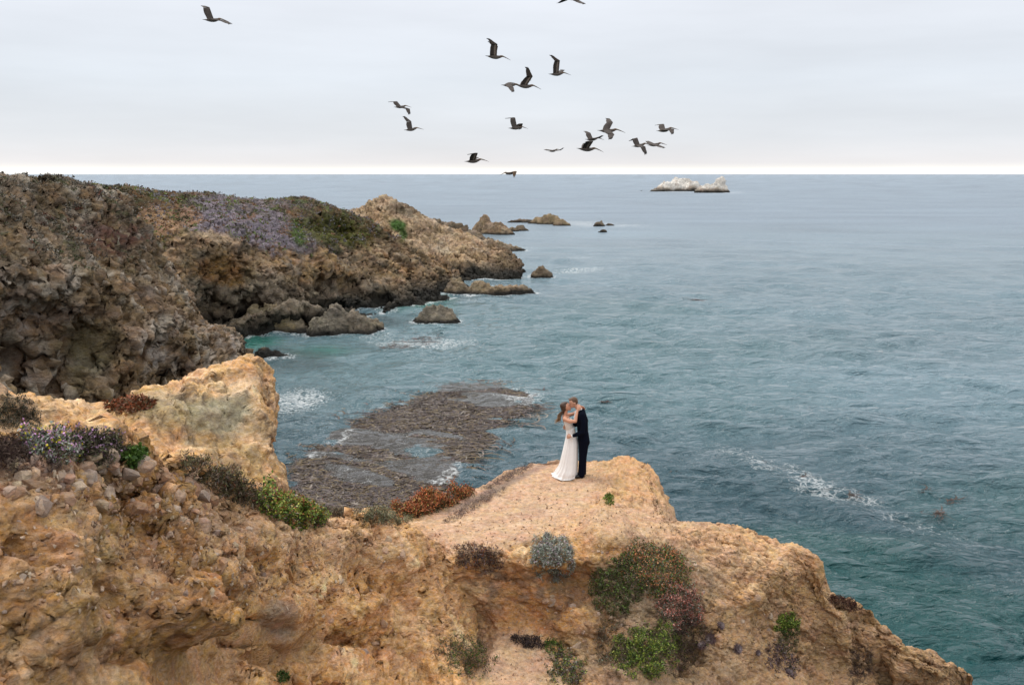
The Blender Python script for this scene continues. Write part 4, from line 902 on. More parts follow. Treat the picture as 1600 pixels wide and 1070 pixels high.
# ================================================================== STONES
M_stone = rock_material('stone', 6.0, .45)
def stone_mesh(seed, npt=22):
    r_ = np.random.default_rng(seed); v = r_.normal(size=(npt, 3)); v /= np.linalg.norm(v, axis=1, keepdims=True); v *= np.array([1, .8, .62]) * (.85 + .3 * r_.random((npt, 1)))
    bm = bmesh.new(); [bm.verts.new(p) for p in v]; bmesh.ops.convex_hull(bm, input=bm.verts)
    for x in [x for x in bm.verts if not x.link_faces]: bm.verts.remove(x)
    me = bpy.data.meshes.new('stone'); bm.to_mesh(me); bm.free()
    base = [(.40,.26,.17),(.36,.22,.14),(.44,.32,.23),(.33,.19,.11),(.42,.31,.20),(.30,.22,.17)][seed % 6]
    n = len(me.vertices); set_col(me, np.repeat([base], n, 0) * (.9 + .2 * r_.random((n, 1)))); me.materials.append(M_stone)
    return me
stones = [stone_mesh(s) for s in range(12)]
r_ = np.random.default_rng(44); placed = []; protos = {}
def put_stone(px, py, spx, par, names, sink=.25):
    q = hit(px, py, names)
    if q is None: return
    s = spx * q[2] / FOC / 2; k = int(r_.integers(0, 12)); key = (k, par.name)
    if key not in protos:
        o = link('stone', stones[k], None, parent=par); protos[key] = o
    else:
        o = protos[key].copy(); COL.objects.link(o); o.parent = par
    o.location = q[0] - q[1] * s * sink
    o.rotation_euler = (r_.random() * 6.28, r_.random() * .8 - .4, r_.random() * 6.28)
    o.scale = tuple(s * (.8 + .5 * r_.random(3)))
cnt = 0
while cnt < 170:      # the stony crest on the left
    x = r_.random() * 330; y = 716 + 75 * r_.random() ** 1.6 + max(0, x - 200) * .36 
    put_stone(x, y, 11 + 26 * r_.random() ** 2.2, o1, ('near',)); cnt += 1
for x, y, s in [(45,755,46),(70,790,40),(172,770,34),(215,800,44),(235,845,38),(262,868,32),(96,745,30),(130,742,26),(300,880,26),(348,882,30),(386,826,26),(250,752,36),(27,772,26),(338,832,24),(160,738,24),(55,872,30),(430,975,34),(345,925,44),(275,795,30),(200,745,22)]:
    put_stone(x, y, s, o1, ('near',), .45)
for _ in range(90):   # scattered over the face
    x = r_.random() * 640; put_stone(x, 800 + 190 * r_.random() + max(0, x - 300) * .12, 8 + 14 * r_.random() ** 2, o1, ('near',), .45)
for _ in range(70):   # broken pieces on the slope of the promontory
    x, y, _r = ell(*random.choice([(900, 960, 60, 40), (1150, 900, 110, 40), (850, 1000, 70, 40), (980, 860, 60, 26), (1180, 980, 70, 50), (950, 960, 30, 30)]), 1, 0, r_)
    put_stone(x[0], y[0], 6 + 11 * r_.random() ** 2, o2, ('prom',), .35)
for x, y, s in [(900,1010,22),(918,975,18),(1052,990,14),(905,985,16),(935,958,15),(946,955,14),(860,1025,22),(985,800,14),(965,790,12)]:
    put_stone(x, y, s, o2, ('prom',), .3)
def rubble(label, areas, names, n, smin, smax, seed, cols):
    r_ = np.random.default_rng(seed); base = stone_mesh(3, 9); bv = np.array([v.co[:] for v in base.vertices]); bf = [list(p.vertices) for p in base.polygons]
    Vv = []; Ff = []; Kk = []; k = 0
    for _ in range(n):
        a = areas[r_.integers(len(areas))]; x, y, _r = ell(*a[:4], 1, a[4] if len(a) > 4 else 0, r_); q = hit(x[0], y[0], names)
        if q is None: continue
        s = (smin + (smax - smin) * r_.random() ** 3); R = np.array(Euler(tuple(r_.random(3) * 6.28)).to_matrix())
        Vv.append((bv * s * (.7 + .6 * r_.random(3))) @ R.T + np.array(q[0]) + np.array(q[1]) * s * .2); Ff += [[i + k for i in f] for f in bf]; k += len(bv)
        Kk.append(np.repeat([np.array(cols[r_.integers(len(cols))]) * (.75 + .5 * r_.random())], len(bv), 0))
    return link('rubble', poly_mesh('rubble', np.concatenate(Vv), Ff, np.concatenate(Kk)), M_stone, kind='stuff', label=label)
SC_ = [(.40,.26,.16),(.46,.31,.20),(.30,.18,.10),(.50,.38,.27),(.22,.14,.09)]
rubble('small stones and grit on the near ridge', [(160,770,180,40,10),(330,860,200,60,10),(200,880,220,80),(480,900,140,70)], ('near',), 1900, .008, .035, 81, SC_)
rubble('small stones and grit scattered on the promontory', [(1150,900,150,60,25),(900,980,110,60),(1000,830,110,40),(1230,1000,110,60),(800,1030,110,40),(660,1040,90,30),(860,800,110,50,-20),(780,820,130,40,-14)], ('prom',), 2600, .008, .032, 82, SC_)

# ================================================================== KELP
def ribbons(n, px, py, lmin, lmax, wid, seed, cols, z0=.05, sp=.05):
    r_ = np.random.default_rng(seed); P0 = np.array([tuple(at_z(x, y, 0)) for x, y in zip(px, py)]); n = len(P0)
    L = lmin + (lmax - lmin) * r_.random(n) ** 2; seg = 5
    th = 2.6 * fbm(P0 / 9, 2, seed) + .15 + r_.normal(size=n) * .42; P = P0.copy(); pts = [P.copy()]; ths = [th.copy()]; cur = r_.normal(size=n) * .42
    for s in range(seg):
        th = th + cur + 1.1 * perlin(P / 2.2, seed + 5) * .35; P = P + np.stack([np.cos(th), np.sin(th), 0 * th], 1) * (L / seg)[:, None]; pts.append(P.copy()); ths.append(th.copy())
    pts = np.stack(pts, 1); ths = np.stack(ths, 1); zz = z0 + sp * r_.random((n, 1)) + .03 * np.sin(np.arange(seg + 1)[None] * 1.7 + r_.random((n, 1)) * 6)
    pts[..., 2] = zz
    W = wid * (.5 + r_.random((n, 1))) * np.sin(np.linspace(.35, 2.9, seg + 1))[None]
    sd = np.stack([-np.sin(ths), np.cos(ths), 0 * ths], -1) * W[..., None] / 2; roll = (r_.normal(size=(n, 1)) * .22)
    sd[..., 2] = W * roll * .5
    a = pts + sd; b_ = pts - sd
    Q = np.stack([a[:, :-1], a[:, 1:], b_[:, 1:], b_[:, :-1]], 2).reshape(-1, 3)
    K = np.repeat(pick(cols, n, r_), seg * 4, 0)
    return Q, K
M_kelp = attr_material('wet_kelp', .5, .35, .25, 14)
KC = [(.060,.038,.026),(.085,.055,.025),(.035,.024,.022),(.115,.08,.035),(.075,.052,.048),(.045,.03,.03),(.15,.12,.10)]
r_ = np.random.default_rng(51); qx = 445 + 400 * r_.random(52000); qy = 595 + 210 * r_.random(52000)
wd_ = fbm(np.stack([qx / 30, qy / 14, 0 * qx], 1), 4, 640)
jn = np.abs(r_.normal(size=len(qx))) ** 1.5; ja = r_.random(len(qx)) * 6.283
ins = inside(kp + 0.0, qx + 26 * wd_ + 16 * jn * np.cos(ja), qy + 13 * wd_ + 8 * jn * np.sin(ja)); dist_ = 20 / ((qy - 272) / FOC)
gaps = fbm(np.stack([qx / 26, qy / 9, 0 * qx + 4], 1), 3, 650)
keep = ins & (gaps < .36) & (r_.random(len(qx)) < (dist_ / 95) ** 2 * 1.5)
Qa, Ka = ribbons(0, qx[keep], qy[keep],   .7, 3.2, .105, 52, KC, .04, .06)
print('kelp ribbons', keep.sum())
ki = r_.choice(np.where(keep)[0], 450); Qb, Kb = ribbons(0, qx[ki], qy[ki], 1.5, 4.5, .12, 53, [(.11,.078,.035),(.14,.105,.06),(.08,.055,.03),(.17,.14,.11)], .07, .05)
Qa = np.concatenate([Qa, Qb]); Ka = np.concatenate([Ka, Kb])
link('kelp_bed', quads_mesh('kelp_bed', Qa, 0, np.clip(Ka, .01, .5), smooth=True), M_kelp, kind='stuff', label='thick raft of brown kelp floating in the cove behind the path')
for k, (x, y, rx, ry, n, lab) in enumerate([(1038, 733, 26, 5, 26, 'dark strand of loose kelp on the water right of the couple'), (1170, 727, 10, 3, 10, 'short kelp scrap above the long foam streak'), (1250, 747, 18, 6, 14, 'kelp tangled in the thickest part of the foam streak'),
        (1325, 775, 12, 5, 14, 'reddish kelp scrap at the lower part of the foam streak'), (1460, 804, 18, 4, 18, 'long brown kelp strand on the water towards the right edge'), (1480, 785, 18, 7, 8, 'thin kelp stems just above the long brown strand'),
        (830, 598, 14, 4, 16, 'reddish loose kelp just beyond the tip of the kelp bed'), (940, 630, 8, 2, 8, 'small black kelp frond on the water right of the couple heads'), (850, 612, 14, 4, 10, 'loose black kelp stems between the bed and the couple'),
        (1440, 768, 14, 3, 8, 'faint red kelp patch high in the right water'), (1085, 470, 16, 1.5, 12, 'thin kelp line in the middle of the open water'),
        (640, 535, 60, 8, 130, 'pale kelp and foam tangle in front of the ribbed boulder'), (670, 762, 40, 10, 90, 'kelp strands washed toward the red ice plant')]):
    X, Y, _r = ell(x, y, rx * (.18 if n < 40 else 1), ry * (.18 if n < 40 else 1), n + 6, -14 if k > 0 else 8, r_)
    p0 = at_z(x, y, 0); f = min(2.2, max(1, p0.y / 70))
    Q, K = ribbons(0, X, Y, .4 * f, 1.8 * f, .07 * f, 700 + k, [(.045,.03,.02),(.06,.035,.022),(.03,.022,.018),(.07,.032,.025)], .10, .05)
    o0 = np.array(tuple(p0)); link('loose_kelp', quads_mesh('loose_kelp', Q - o0, 0, np.clip(K, .01, .5)), M_kelp, label=lab, cat='kelp' if n < 40 else None, kind=None if n < 40 else 'stuff', loc=o0)
# ================================================================== FIGURES
def capsules(parts, seg=16):
    """tapered capsules (p0, r0, p1, r1) and ellipsoids (centre, (rx,ry,rz), tilt about y)"""
    bm = bmesh.new()
    for c in parts:
        if len(c) == 4:
            p0, r0, p1, r1 = Vector(c[0]), c[1], Vector(c[2]), c[3]; d = p1 - p0; q = d.to_track_quat('Z', 'Y') if d.length > 1e-6 else Vector((0, 0, 1)).to_track_quat('Z', 'Y')
            rings = []
            prof = [(-math.cos(a) * r0, math.sin(a) * r0) for a in np.linspace(.15, math.pi / 2, 4)] + [(d.length + math.sin(a) * r1, math.cos(a) * r1) for a in np.linspace(0, math.pi / 2 - .15, 4)]
            for z, r in prof:
                rings.append([bm.verts.new(p0 + q @ Vector((math.cos(t) * r, math.sin(t) * r, z))) for t in np.linspace(0, 2 * math.pi, seg, endpoint=False)])
            for a, b in zip(rings, rings[1:]):
                for i in range(seg): bm.faces.new((a[i], a[(i + 1) % seg], b[(i + 1) % seg], b[i]))
            bm.faces.new(rings[0][::-1]); bm.faces.new(rings[-1])
        else:
            ce, rr, rot = c; m = Matrix.Translation(ce) @ Euler(rot if isinstance(rot, tuple) else (0, rot, 0)).to_matrix().to_4x4() @ Matrix.Diagonal((*rr, 1))
            bmesh.ops.create_uvsphere(bm, u_segments=20, v_segments=12, radius=1, matrix=m)
    return bm
def fused(name, parts, mat, parent, voxel=.011, smooth=6, factor=.6):
    bm = capsules(parts); me = bpy.data.meshes.new(name); bm.to_mesh(me); bm.free()
    o = link(name, me, mat, parent=parent)
    r = o.modifiers.new('fuse', 'REMESH'); r.mode = 'VOXEL'; r.voxel_size = voxel; r.use_smooth_shade = True
    if smooth: s = o.modifiers.new('soften', 'SMOOTH'); s.iterations = smooth; s.factor = factor
    return o
M_skin = flat_material('skin', (.52, .28, .19), .5, .06, 30); M_skin_b = flat_material('skin_sun', (.55, .27, .17), .5, .06, 30)
M_suit = flat_material('navy_suit', (.004, .005, .011), 1.0, .2, 60, .06); M_shirt = flat_material('white_shirt', (.78, .78, .77), .8, .04)
M_dress = flat_material('white_chiffon', (.80, .78, .76), .85, .03, 12, .2); M_lace = flat_material('ivory_lace', (.70, .66, .62), .85, .14, 70, .2, bump=.5)
M_hairm = flat_material('brown_hair', (.10, .05, .025), .55, .3, 40); M_shoe = flat_material('black_leather', (.008, .008, .008), .35, .2)
M_hairb = attr_material('long_brown_hair', .5, .2, .4, 40); M_dark = flat_material('dark_eye', (.02, .015, .012), .4, .1); M_lip = flat_material('lips', (.42, .13, .10), .5, .05)
gp = hit(909, 744, ('prom',))[0]; FS = .955
def ground_z(x, y):
    p, n, i, t = BV['prom'].ray_cast(Vector((x, y, 30)), Vector((0, 0, -1))); return p.z if p else gp.z
def person(label, x, y):
    z = ground_z(x, y); e = bpy.data.objects.new('person', None); COL.objects.link(e); e.location = (x, y, z); e['label'] = label; e['category'] = 'person'; e.scale = (FS, FS, FS); return e
def hand(wr, tip, palm_n, r=.026):
    """palm and five unequal bent fingers from wrist to tip direction"""
    wr, tip = Vector(wr), Vector(tip); d = (tip - wr).normalized(); n = Vector(palm_n).normalized(); s = d.cross(n).normalized(); out = []
    kn = wr + d * .085; out.append((wr, .024, kn - s * .012, .026)); out.append((wr, .022, kn + s * .020, .022)); out.append((wr + s * .005, .022, kn - s * .03, .02))
    for k, (off, ln) in enumerate([(-.034, .060), (-.012, .074), (.012, .078), (.034, .066)]):
        a = kn + s * off; b1 = a + (d * .8 + n * .35).normalized() * ln * .55; c1 = b1 + (d * .45 + n * .8).normalized() * ln * .5
        out.append((a, .0115, b1, .0105)); out.append((b1, .0105, c1, .009))
    a = wr + d * .03 - s * .03; b1 = a + (d * .6 - s * .6 + n * .2).normalized() * .045; out.append((a, .015, b1, .012)); out.append((b1, .012, b1 + (d * .9 + n * .3).normalized() * .035, .010))
    return out
def head_parts(c, face, up, R=.1):
    """skull, jaw, nose, ears; face = unit vector the face looks along"""
    c, f, u = Vector(c), Vector(face).normalized(), Vector(up).normalized(); u = (u - f * u.dot(f)).normalized(); s = f.cross(u)
    P = lambda a, b, d: c + f * a + s * b + u * d
    rot = Matrix((f, s, u)).transposed().to_euler()
    out = [(P(0, 0, .015), (.098, .078, .108), tuple(rot)), (P(.045, 0, -.05), .055, P(.062, 0, -.082), .03), (P(.055, 0, .01), .045, P(.06, 0, -.05), .04),
           (P(.088, 0, .012), .010, P(.108, 0, -.020), .0135), (P(.082, 0, -.052), .014, P(.084, 0, -.052), .014)]
    for k in (-1, 1): out += [(P(.005, k * .078, .012), .014, P(-.008, k * .084, -.018), .011), (P(.06, k * .035, -.012), .022, P(.055, k * .035, -.02), .02)]
    return out, P
def tag_face(P, parent):
    for k in (-1, 1):
        bm = capsules([(P(.083, k * .032, .012), .0085, P(.083, k * .036, .012), .008)], 8); me = bpy.data.meshes.new('eye'); bm.to_mesh(me); bm.free(); link('eye', me, M_dark, parent=parent)
        bm = capsules([(P(.088, k * .018, .034), .005, P(.082, k * .048, .036), .004)], 8); me = bpy.data.meshes.new('eyebrow'); bm.to_mesh(me); bm.free(); link('eyebrow', me, M_hairm, parent=parent)
    bm = capsules([(P(.094, -.02, -.052), .006, P(.094, .02, -.052), .006)], 8); me = bpy.data.meshes.new('mouth'); bm.to_mesh(me); bm.free(); link('mouth', me, M_lip, parent=parent)

# ---- groom, facing left, bowed forward to kiss
gr = person('man in a dark navy suit kissing the bride on the ledge', gp.x, gp.y)
hc = (-.205, 0, 1.73); hp, PH = head_parts(hc, (-.93, -.12, -.34), (-.34, 0, .93))
body = hp + [((-.05, 0, 1.56), .062, (-.15, 0, 1.66), .058), ((.01, 0, 1.3), .08, (-.02, 0, 1.5), .08), ((.01, 0, 1.0), .08, (.01, 0, 1.3), .08)]
body += [((-.20, -.275, 1.035), .026, (-.27, -.27, 1.02), .024)] + hand((-.265, -.27, 1.02), (-.36, -.2, .985), (.15, .8, -.3))
body += [((.0, 0, 1.42), .05, (-.01, -.25, 1.28), .03), ((-.01, -.25, 1.28), .028, (-.025, -.285, 1.12), .028), ((-.025, -.285, 1.12), .028, (-.2, -.275, 1.035), .026), ((.0, 0, 1.42), .05, (-.05, .22, 1.35), .03), ((-.05, .22, 1.35), .028, (-.06, .28, 1.16), .028), ((-.06, .28, 1.16), .028, (-.32, .19, 1.13), .026)] + hand((-.32, .19, 1.13), (-.42, .12, 1.13), (0, -1, 0))
ob = fused('body', body, M_skin, gr, .008, 3, .5)
tag_face(PH, gr)
fused('jacket', [((-.045, -.12, 1.485), .075, (-.045, .12, 1.485), .075), ((-.03, 0, 1.50), .10, (-.01, 0, 1.30), .145), ((-.03, -.09, 1.44), .115, (-.0, -.08, 1.22), .125), ((-.03, .09, 1.44), .115, (.0, .08, 1.22), .125),
                 ((.0, -.07, 1.22), .125, (.01, -.06, 1.05), .12), ((.0, .07, 1.22), .125, (.01, .06, 1.05), .12), ((.01, -.07, 1.05), .125, (.035, -.07, .84), .135), ((.01, .07, 1.05), .125, (.035, .07, .84), .135),
                 ((.045, -.05, .82), .13, (.045, .05, .82), .13),
                 ((-.035, -.19, 1.475), .078, (.0, -.25, 1.30), .064), ((.0, -.25, 1.30), .064, (-.02, -.29, 1.11), .056), ((-.02, -.29, 1.11), .056, (-.215, -.275, 1.035), .043),
                 ((-.035, .19, 1.475), .078, (-.06, .28, 1.16), .056), ((-.06, .28, 1.16), .055, (-.28, .20, 1.13), .043)], M_suit, gr, .011, 4, .5)
fused('trousers', [((.03, -.085, .88), .125, (.01, -.10, .46), .088), ((.01, -.10, .46), .088, (-.02, -.11, .07), .078), ((.03, .085, .88), .125, (.03, .10, .46), .088), ((.03, .10, .46), .088, (.03, .10, .07), .078), ((.03, -.04, .86), .13, (.03, .04, .86), .13)], M_suit, gr, .012, 3, .5)
for y, x in ((-.115, -.03), (.105, .02)): fused('shoe', [((x + .05, y, .045), .042, (x - .06, y - .01, .04), .043), ((x - .06, y - .01, .035), .042, (x - .14, y - .02, .028), .032)], M_shoe, gr, .008, 2, .4)
fused('shirt_collar', [((-.075, -.045, 1.575), .028, (-.13, -.03, 1.54), .022), ((-.075, .045, 1.575), .028, (-.13, .03, 1.54), .022), ((-.045, -.05, 1.585), .026, (-.045, .05, 1.585), .026), ((-.15, 0, 1.50), .03, (-.165, 0, 1.36), .035)], M_shirt, gr, .008, 2, .4)
fused('shirt_cuff', [((-.225, -.275, 1.032), .032, (-.245, -.273, 1.027), .031)], M_shirt, gr, .006, 1, .3)
P = PH
fused('hair', [(P(-.022, 0, .052), (.092, .082, .078), 0), (P(-.05, 0, .0), (.055, .074, .075), 0), (P(.045, 0, .098), (.045, .06, .022), 0)] + [(P(.0, k * .068, .05), .022, P(-.005, k * .072, .015), .014) for k in (-1, 1)], M_hairm, gr, .009, 3, .5)

# ---- bride, leaning back, arms round his neck
br = person('woman in a long white dress embracing the man on the ledge', gp.x - .28 * FS, gp.y); X0 = -.28
def b(x, y, z): return (x - X0, y, z)
hc = b(-.378, 0, 1.652); hp, PB = head_parts(hc, (.92, -.10, .38), (-.38, 0, .92), .095)
body = hp + [(b(-.385, 0, 1.44), .045, b(-.385, 0, 1.58), .046), (b(-.40, -.11, 1.41), .055, b(-.40, .11, 1.41), .055), (b(-.37, 0, 1.38), .085, b(-.31, 0, 1.22), .09), (b(-.31, 0, 1.22), .085, b(-.265, 0, 1.05), .09), (b(-.265, 0, 1.05), .10, b(-.26, 0, .85), .12)]
body += [(b(-.405, -.15, 1.405), .05, b(-.30, -.23, 1.375), .044), (b(-.30, -.23, 1.375), .043, b(-.175, -.26, 1.385), .037), (b(-.175, -.26, 1.385), .037, b(-.15, -.20, 1.50), .032), (b(-.15, -.20, 1.50), .032, b(-.125, -.15, 1.60), .023)] + hand(b(-.125, -.15, 1.60), b(-.09, -.09, 1.72), (.25, 1, .1))
body += [(b(-.40, .15, 1.405), .05, b(-.19, .25, 1.43), .037), (b(-.19, .25, 1.43), .035, b(-.04, .14, 1.58), .024)] + hand(b(-.04, .14, 1.58), b(.04, .06, 1.62), (0, -1, 0))
body += [(b(-.26, -.07, .85), .09, b(-.25, -.08, .45), .06), (b(-.25, -.08, .45), .055, b(-.25, -.08, .06), .04), (b(-.26, .07, .85), .09, b(-.25, .08, .45), .06), (b(-.25, .08, .45), .055, b(-.25, .08, .06), .04)]
fused('body', body, M_skin_b, br, .008, 3, .5); tag_face(PB, br)
fused('bodice', [(b(-.345, -.055, 1.335), .082, b(-.345, .055, 1.335), .082), (b(-.33, -.05, 1.30), .095, b(-.29, -.04, 1.18), .085), (b(-.33, .05, 1.30), .095, b(-.29, .04, 1.18), .085), (b(-.29, 0, 1.18), .098, b(-.265, 0, 1.08), .098), (b(-.275, -.05, 1.32), .06, b(-.275, .05, 1.32), .06),
                 (b(-.425, -.10, 1.44), .016, b(-.40, -.10, 1.34), .02), (b(-.425, .10, 1.44), .016, b(-.40, .10, 1.34), .02), (b(-.425, -.10, 1.44), .016, b(-.34, -.09, 1.36), .016)], M_lace, br, .009, 3, .5)
# skirt: gathered rings, spreading into a train on the ground to the left
def skirt():
    rings = [(1.125, -.365, -.165, .115, 0), (1.05, -.365, -.155, .125, 0), (.95, -.37, -.125, .15, 0), (.77, -.405, -.10, .18, .01), (.51, -.46, -.10, .21, .02), (.28, -.51, -.11, .24, .06), (.14, -.57, -.115, .27, .12), (.055, -.63, -.115, .27, .18), (.018, -.69, -.11, .28, .22)]
    R = np.array(rings); n = 150; t = np.linspace(0, len(R) - 1, 60); R = cr1(R, t); out = []
    th = np.linspace(0, 2 * math.pi, n, endpoint=False); gz = 0
    for j, (z, xl, xr, yh, yo) in enumerate(R):
        f = j / (len(R) - 1); cx, rx = (xl + xr) / 2, (xr - xl) / 2
        m = 1 + (.012 + .03 * f) * np.sin(13 * th + 2.2 * np.sin(3 * th + f)) + .018 * f * np.sin(29 * th + 2 * np.sin(5 * th)) + .05 * f * np.sin(5 * th + 1)
        lft = np.clip(-np.cos(th), 0, 1); x = cx + rx * m * np.cos(th); y = yh * m * np.sin(th) + yo * lft ** 2 * 1.4
        zz = np.full(n, z) + .02 * f ** 3 * np.sin(9 * th)
        if z < .1: zz = np.array([(ground_z(gp.x + a * FS, gp.y + bb * FS) - br.location.z) / FS for a, bb in zip(x, y)]) + np.maximum(z, .018) + .006 * np.sin(13 * th) * (z > .03)
        out.append(np.stack([x - X0, y, zz], 1))
    return np.array(out)
vs = skirt(); vs = np.concatenate([vs, vs[:, :1]], 1)
me = grid_mesh('skirt', vs.transpose(1, 0, 2)); ok = link('skirt', me, M_dress, parent=br); sm = ok.modifiers.new('cloth', 'SOLIDIFY'); sm.thickness = .004
fused('waistband', [(b(-.265, -.02, 1.125), .103, b(-.265, .02, 1.125), .103)], M_dress, br, .01, 1, .4)
# hair: cap and long waves blown back
P = PB
fused('hair', [(P(-.03, 0, .045), (.095, .088, .085), 0), (P(-.055, 0, -.01), (.07, .082, .085), 0), (P(.02, 0, .09), (.06, .065, .03), 0)] + [(P(-.0, k * .072, .04), .024, P(-.03, k * .075, -.03), .026) for k in (-1, 1)] + [(P(-.07, 0, -.02), .06, P(-.075, 0, -.10), .045)], flat_material('dark_brown_hair', (.055, .026, .014), .5, .3, 40), br, .009, 3, .5)
rr = np.random.default_rng(8); V_, F_, K_ = [], [], []
for i in range(46):
    a = np.array(P(-.08, (rr.random() - .5) * .07, -.05 + .02 * rr.normal())); m = 9; L = .21 + .09 * rr.random(); ph = rr.random() * 1.5; dx = -.42 - .30 * rr.random()
    base = len(V_); 
    for j in range(m):
        t = j / (m - 1); c = a + np.array([dx * L * (t ** .8) + .026 * math.sin(ph + t * 9), .03 * math.sin(ph * 2 + t * 6) + .02 * rr.normal() * 0, -L * t])
        w_ = .013 * (1 - .55 * t); col = np.array([.06, .03, .017]) * (1 - t) + np.array([.34, .21, .11]) * t
        for k in range(3): an = k * 2.094; V_.append(c + np.array([math.cos(an), math.sin(an), 0]) * w_); K_.append(col * (.8 + .4 * rr.random()))
        if j:
            for k in range(3): p0 = base + (j - 1) * 3; F_.append((p0 + k, p0 + (k + 1) % 3, p0 + 3 + (k + 1) % 3, p0 + 3 + k))
link('long_hair', poly_mesh('long_hair', V_, F_, np.array(K_), True), M_hairb, parent=br)

# ================================================================== PELICANS
M_pel = attr_material('pelican_plumage', .8, .18, .2, 8)
def pel_body():
    # x forward, z up; rings (x, z, ry, rz)
    R = [(-.50, .00, .045, .006), (-.42, .0, .05, .014), (-.34, -.005, .045, .03), (-.24, -.01, .07, .06), (-.10, -.015, .095, .085), (.05, -.01, .105, .098), (.18, .005, .09, .09), (.27, .03, .062, .075), (.335, .055, .045, .07), (.39, .075, .04, .055), (.44, .085, .042, .042), (.49, .08, .036, .036), (.52, .07, .02, .022)]
    R = cr1(np.array(R), np.linspace(0, len(R) - 1, 44)); n = 18; V = []; K = []
    for x, z, ry, rz in R:
        for k in range(n):
            a = 2 * math.pi * k / n; V.append((x, math.cos(a) * max(ry, .004), z + math.sin(a) * max(rz, .004)))
            bel = max(0, -math.sin(a)); c = np.array([.085, .07, .06])
            if x < .25: c = c * (1 - bel * .8) + np.array([.20, .17, .145]) * bel * .8
            if x > .30: c = np.array([.13, .085, .06])
            if x > .44 and math.sin(a) > .2: c = np.array([.42, .38, .30])
            if x < -.38: c = np.array([.03, .025, .022])
            K.append(c)
    F = [(i * n + k, i * n + (k + 1) % n, (i + 1) * n + (k + 1) % n, (i + 1) * n + k) for i in range(len(R) - 1) for k in range(n)]
    F += [tuple(range(n))[::-1], tuple((len(R) - 1) * n + k for k in range(n))]
    return poly_mesh('pelican_body', V, F, np.array(K), True)
def pel_bill():
    V = []; n = 8; R = [(.50, .075, .02, .030), (.60, .045, .018, .026), (.70, .012, .014, .018), (.82, -.032, .009, .010), (.88, -.058, .007, .008), (.895, -.072, .003, .004)]
    for x, z, ry, rz in R: V += [(x, math.cos(2 * math.pi * k / n) * ry, z + math.sin(2 * math.pi * k / n) * rz) for k in range(n)]
    F = [(i * n + k, i * n + (k + 1) % n, (i + 1) * n + (k + 1) % n, (i + 1) * n + k) for i in range(len(R) - 1) for k in range(n)] + [tuple((len(R) - 1) * n + k for k in range(n)), tuple(range(n))[::-1]]
    return poly_mesh('pelican_bill', V, F, np.repeat([[.16, .12, .10]], len(V), 0), True)
BODY, BILL = pel_body(), pel_bill()
def wing_sheet(pts, chord, back, nrm_hint, pale, tipfinger):
    """thin feathered blade with thickness following pts (leading edge); trailing edge lies 'back' from it"""
    n = len(pts); V = []; K = []; F = []; m = 7
    for i in range(n):
        t = (pts[min(n - 1, i + 1)] - pts[max(0, i - 1)]).normalized(); nr = t.cross(back[i]).normalized()
        if nr.dot(nrm_hint) < 0: nr = -nr
        sc = chord[i] * (1 + .04 * math.sin(i * 5.1))
        for side in (1, -1):
            for j in range(m):
                u = j / (m - 1); th = (.018 * (1 - u) ** .6 + .0025) * (1 if 0 < j < m - 1 else .3); camber = .06 * sc * math.sin(math.pi * u)
                V.append(pts[i] + back[i] * sc * u + nr * (camber + side * th))
                c = np.array([.035, .027, .022]) if side < 0 else np.array([.075, .062, .055])
                if side < 0 and .18 < u < .45 and pale: c = np.array([.19, .155, .125])
                if side < 0 and u <= .18: c = np.array([.06, .042, .032])
                K.append(c)
    W = 2 * m
    for i in range(n - 1):
        a, b_ = i * W, (i + 1) * W
        for s in (0, m):
            for j in range(m - 1): F.append((a + s + j, a + s + j + 1, b_ + s + j + 1, b_ + s + j))
        F.append((a + m - 1, a + 2 * m - 1, b_ + 2 * m - 1, b_ + m - 1)); F.append((a, a + m, b_ + m, b_))
    F.append(tuple([j for j in range(m)] + [m + j for j in range(m - 1, -1, -1)])); e = (n - 1) * W; F.append(tuple([e + j for j in range(m)] + [e + m + j for j in range(m - 1, -1, -1)]))
    return V, F, K
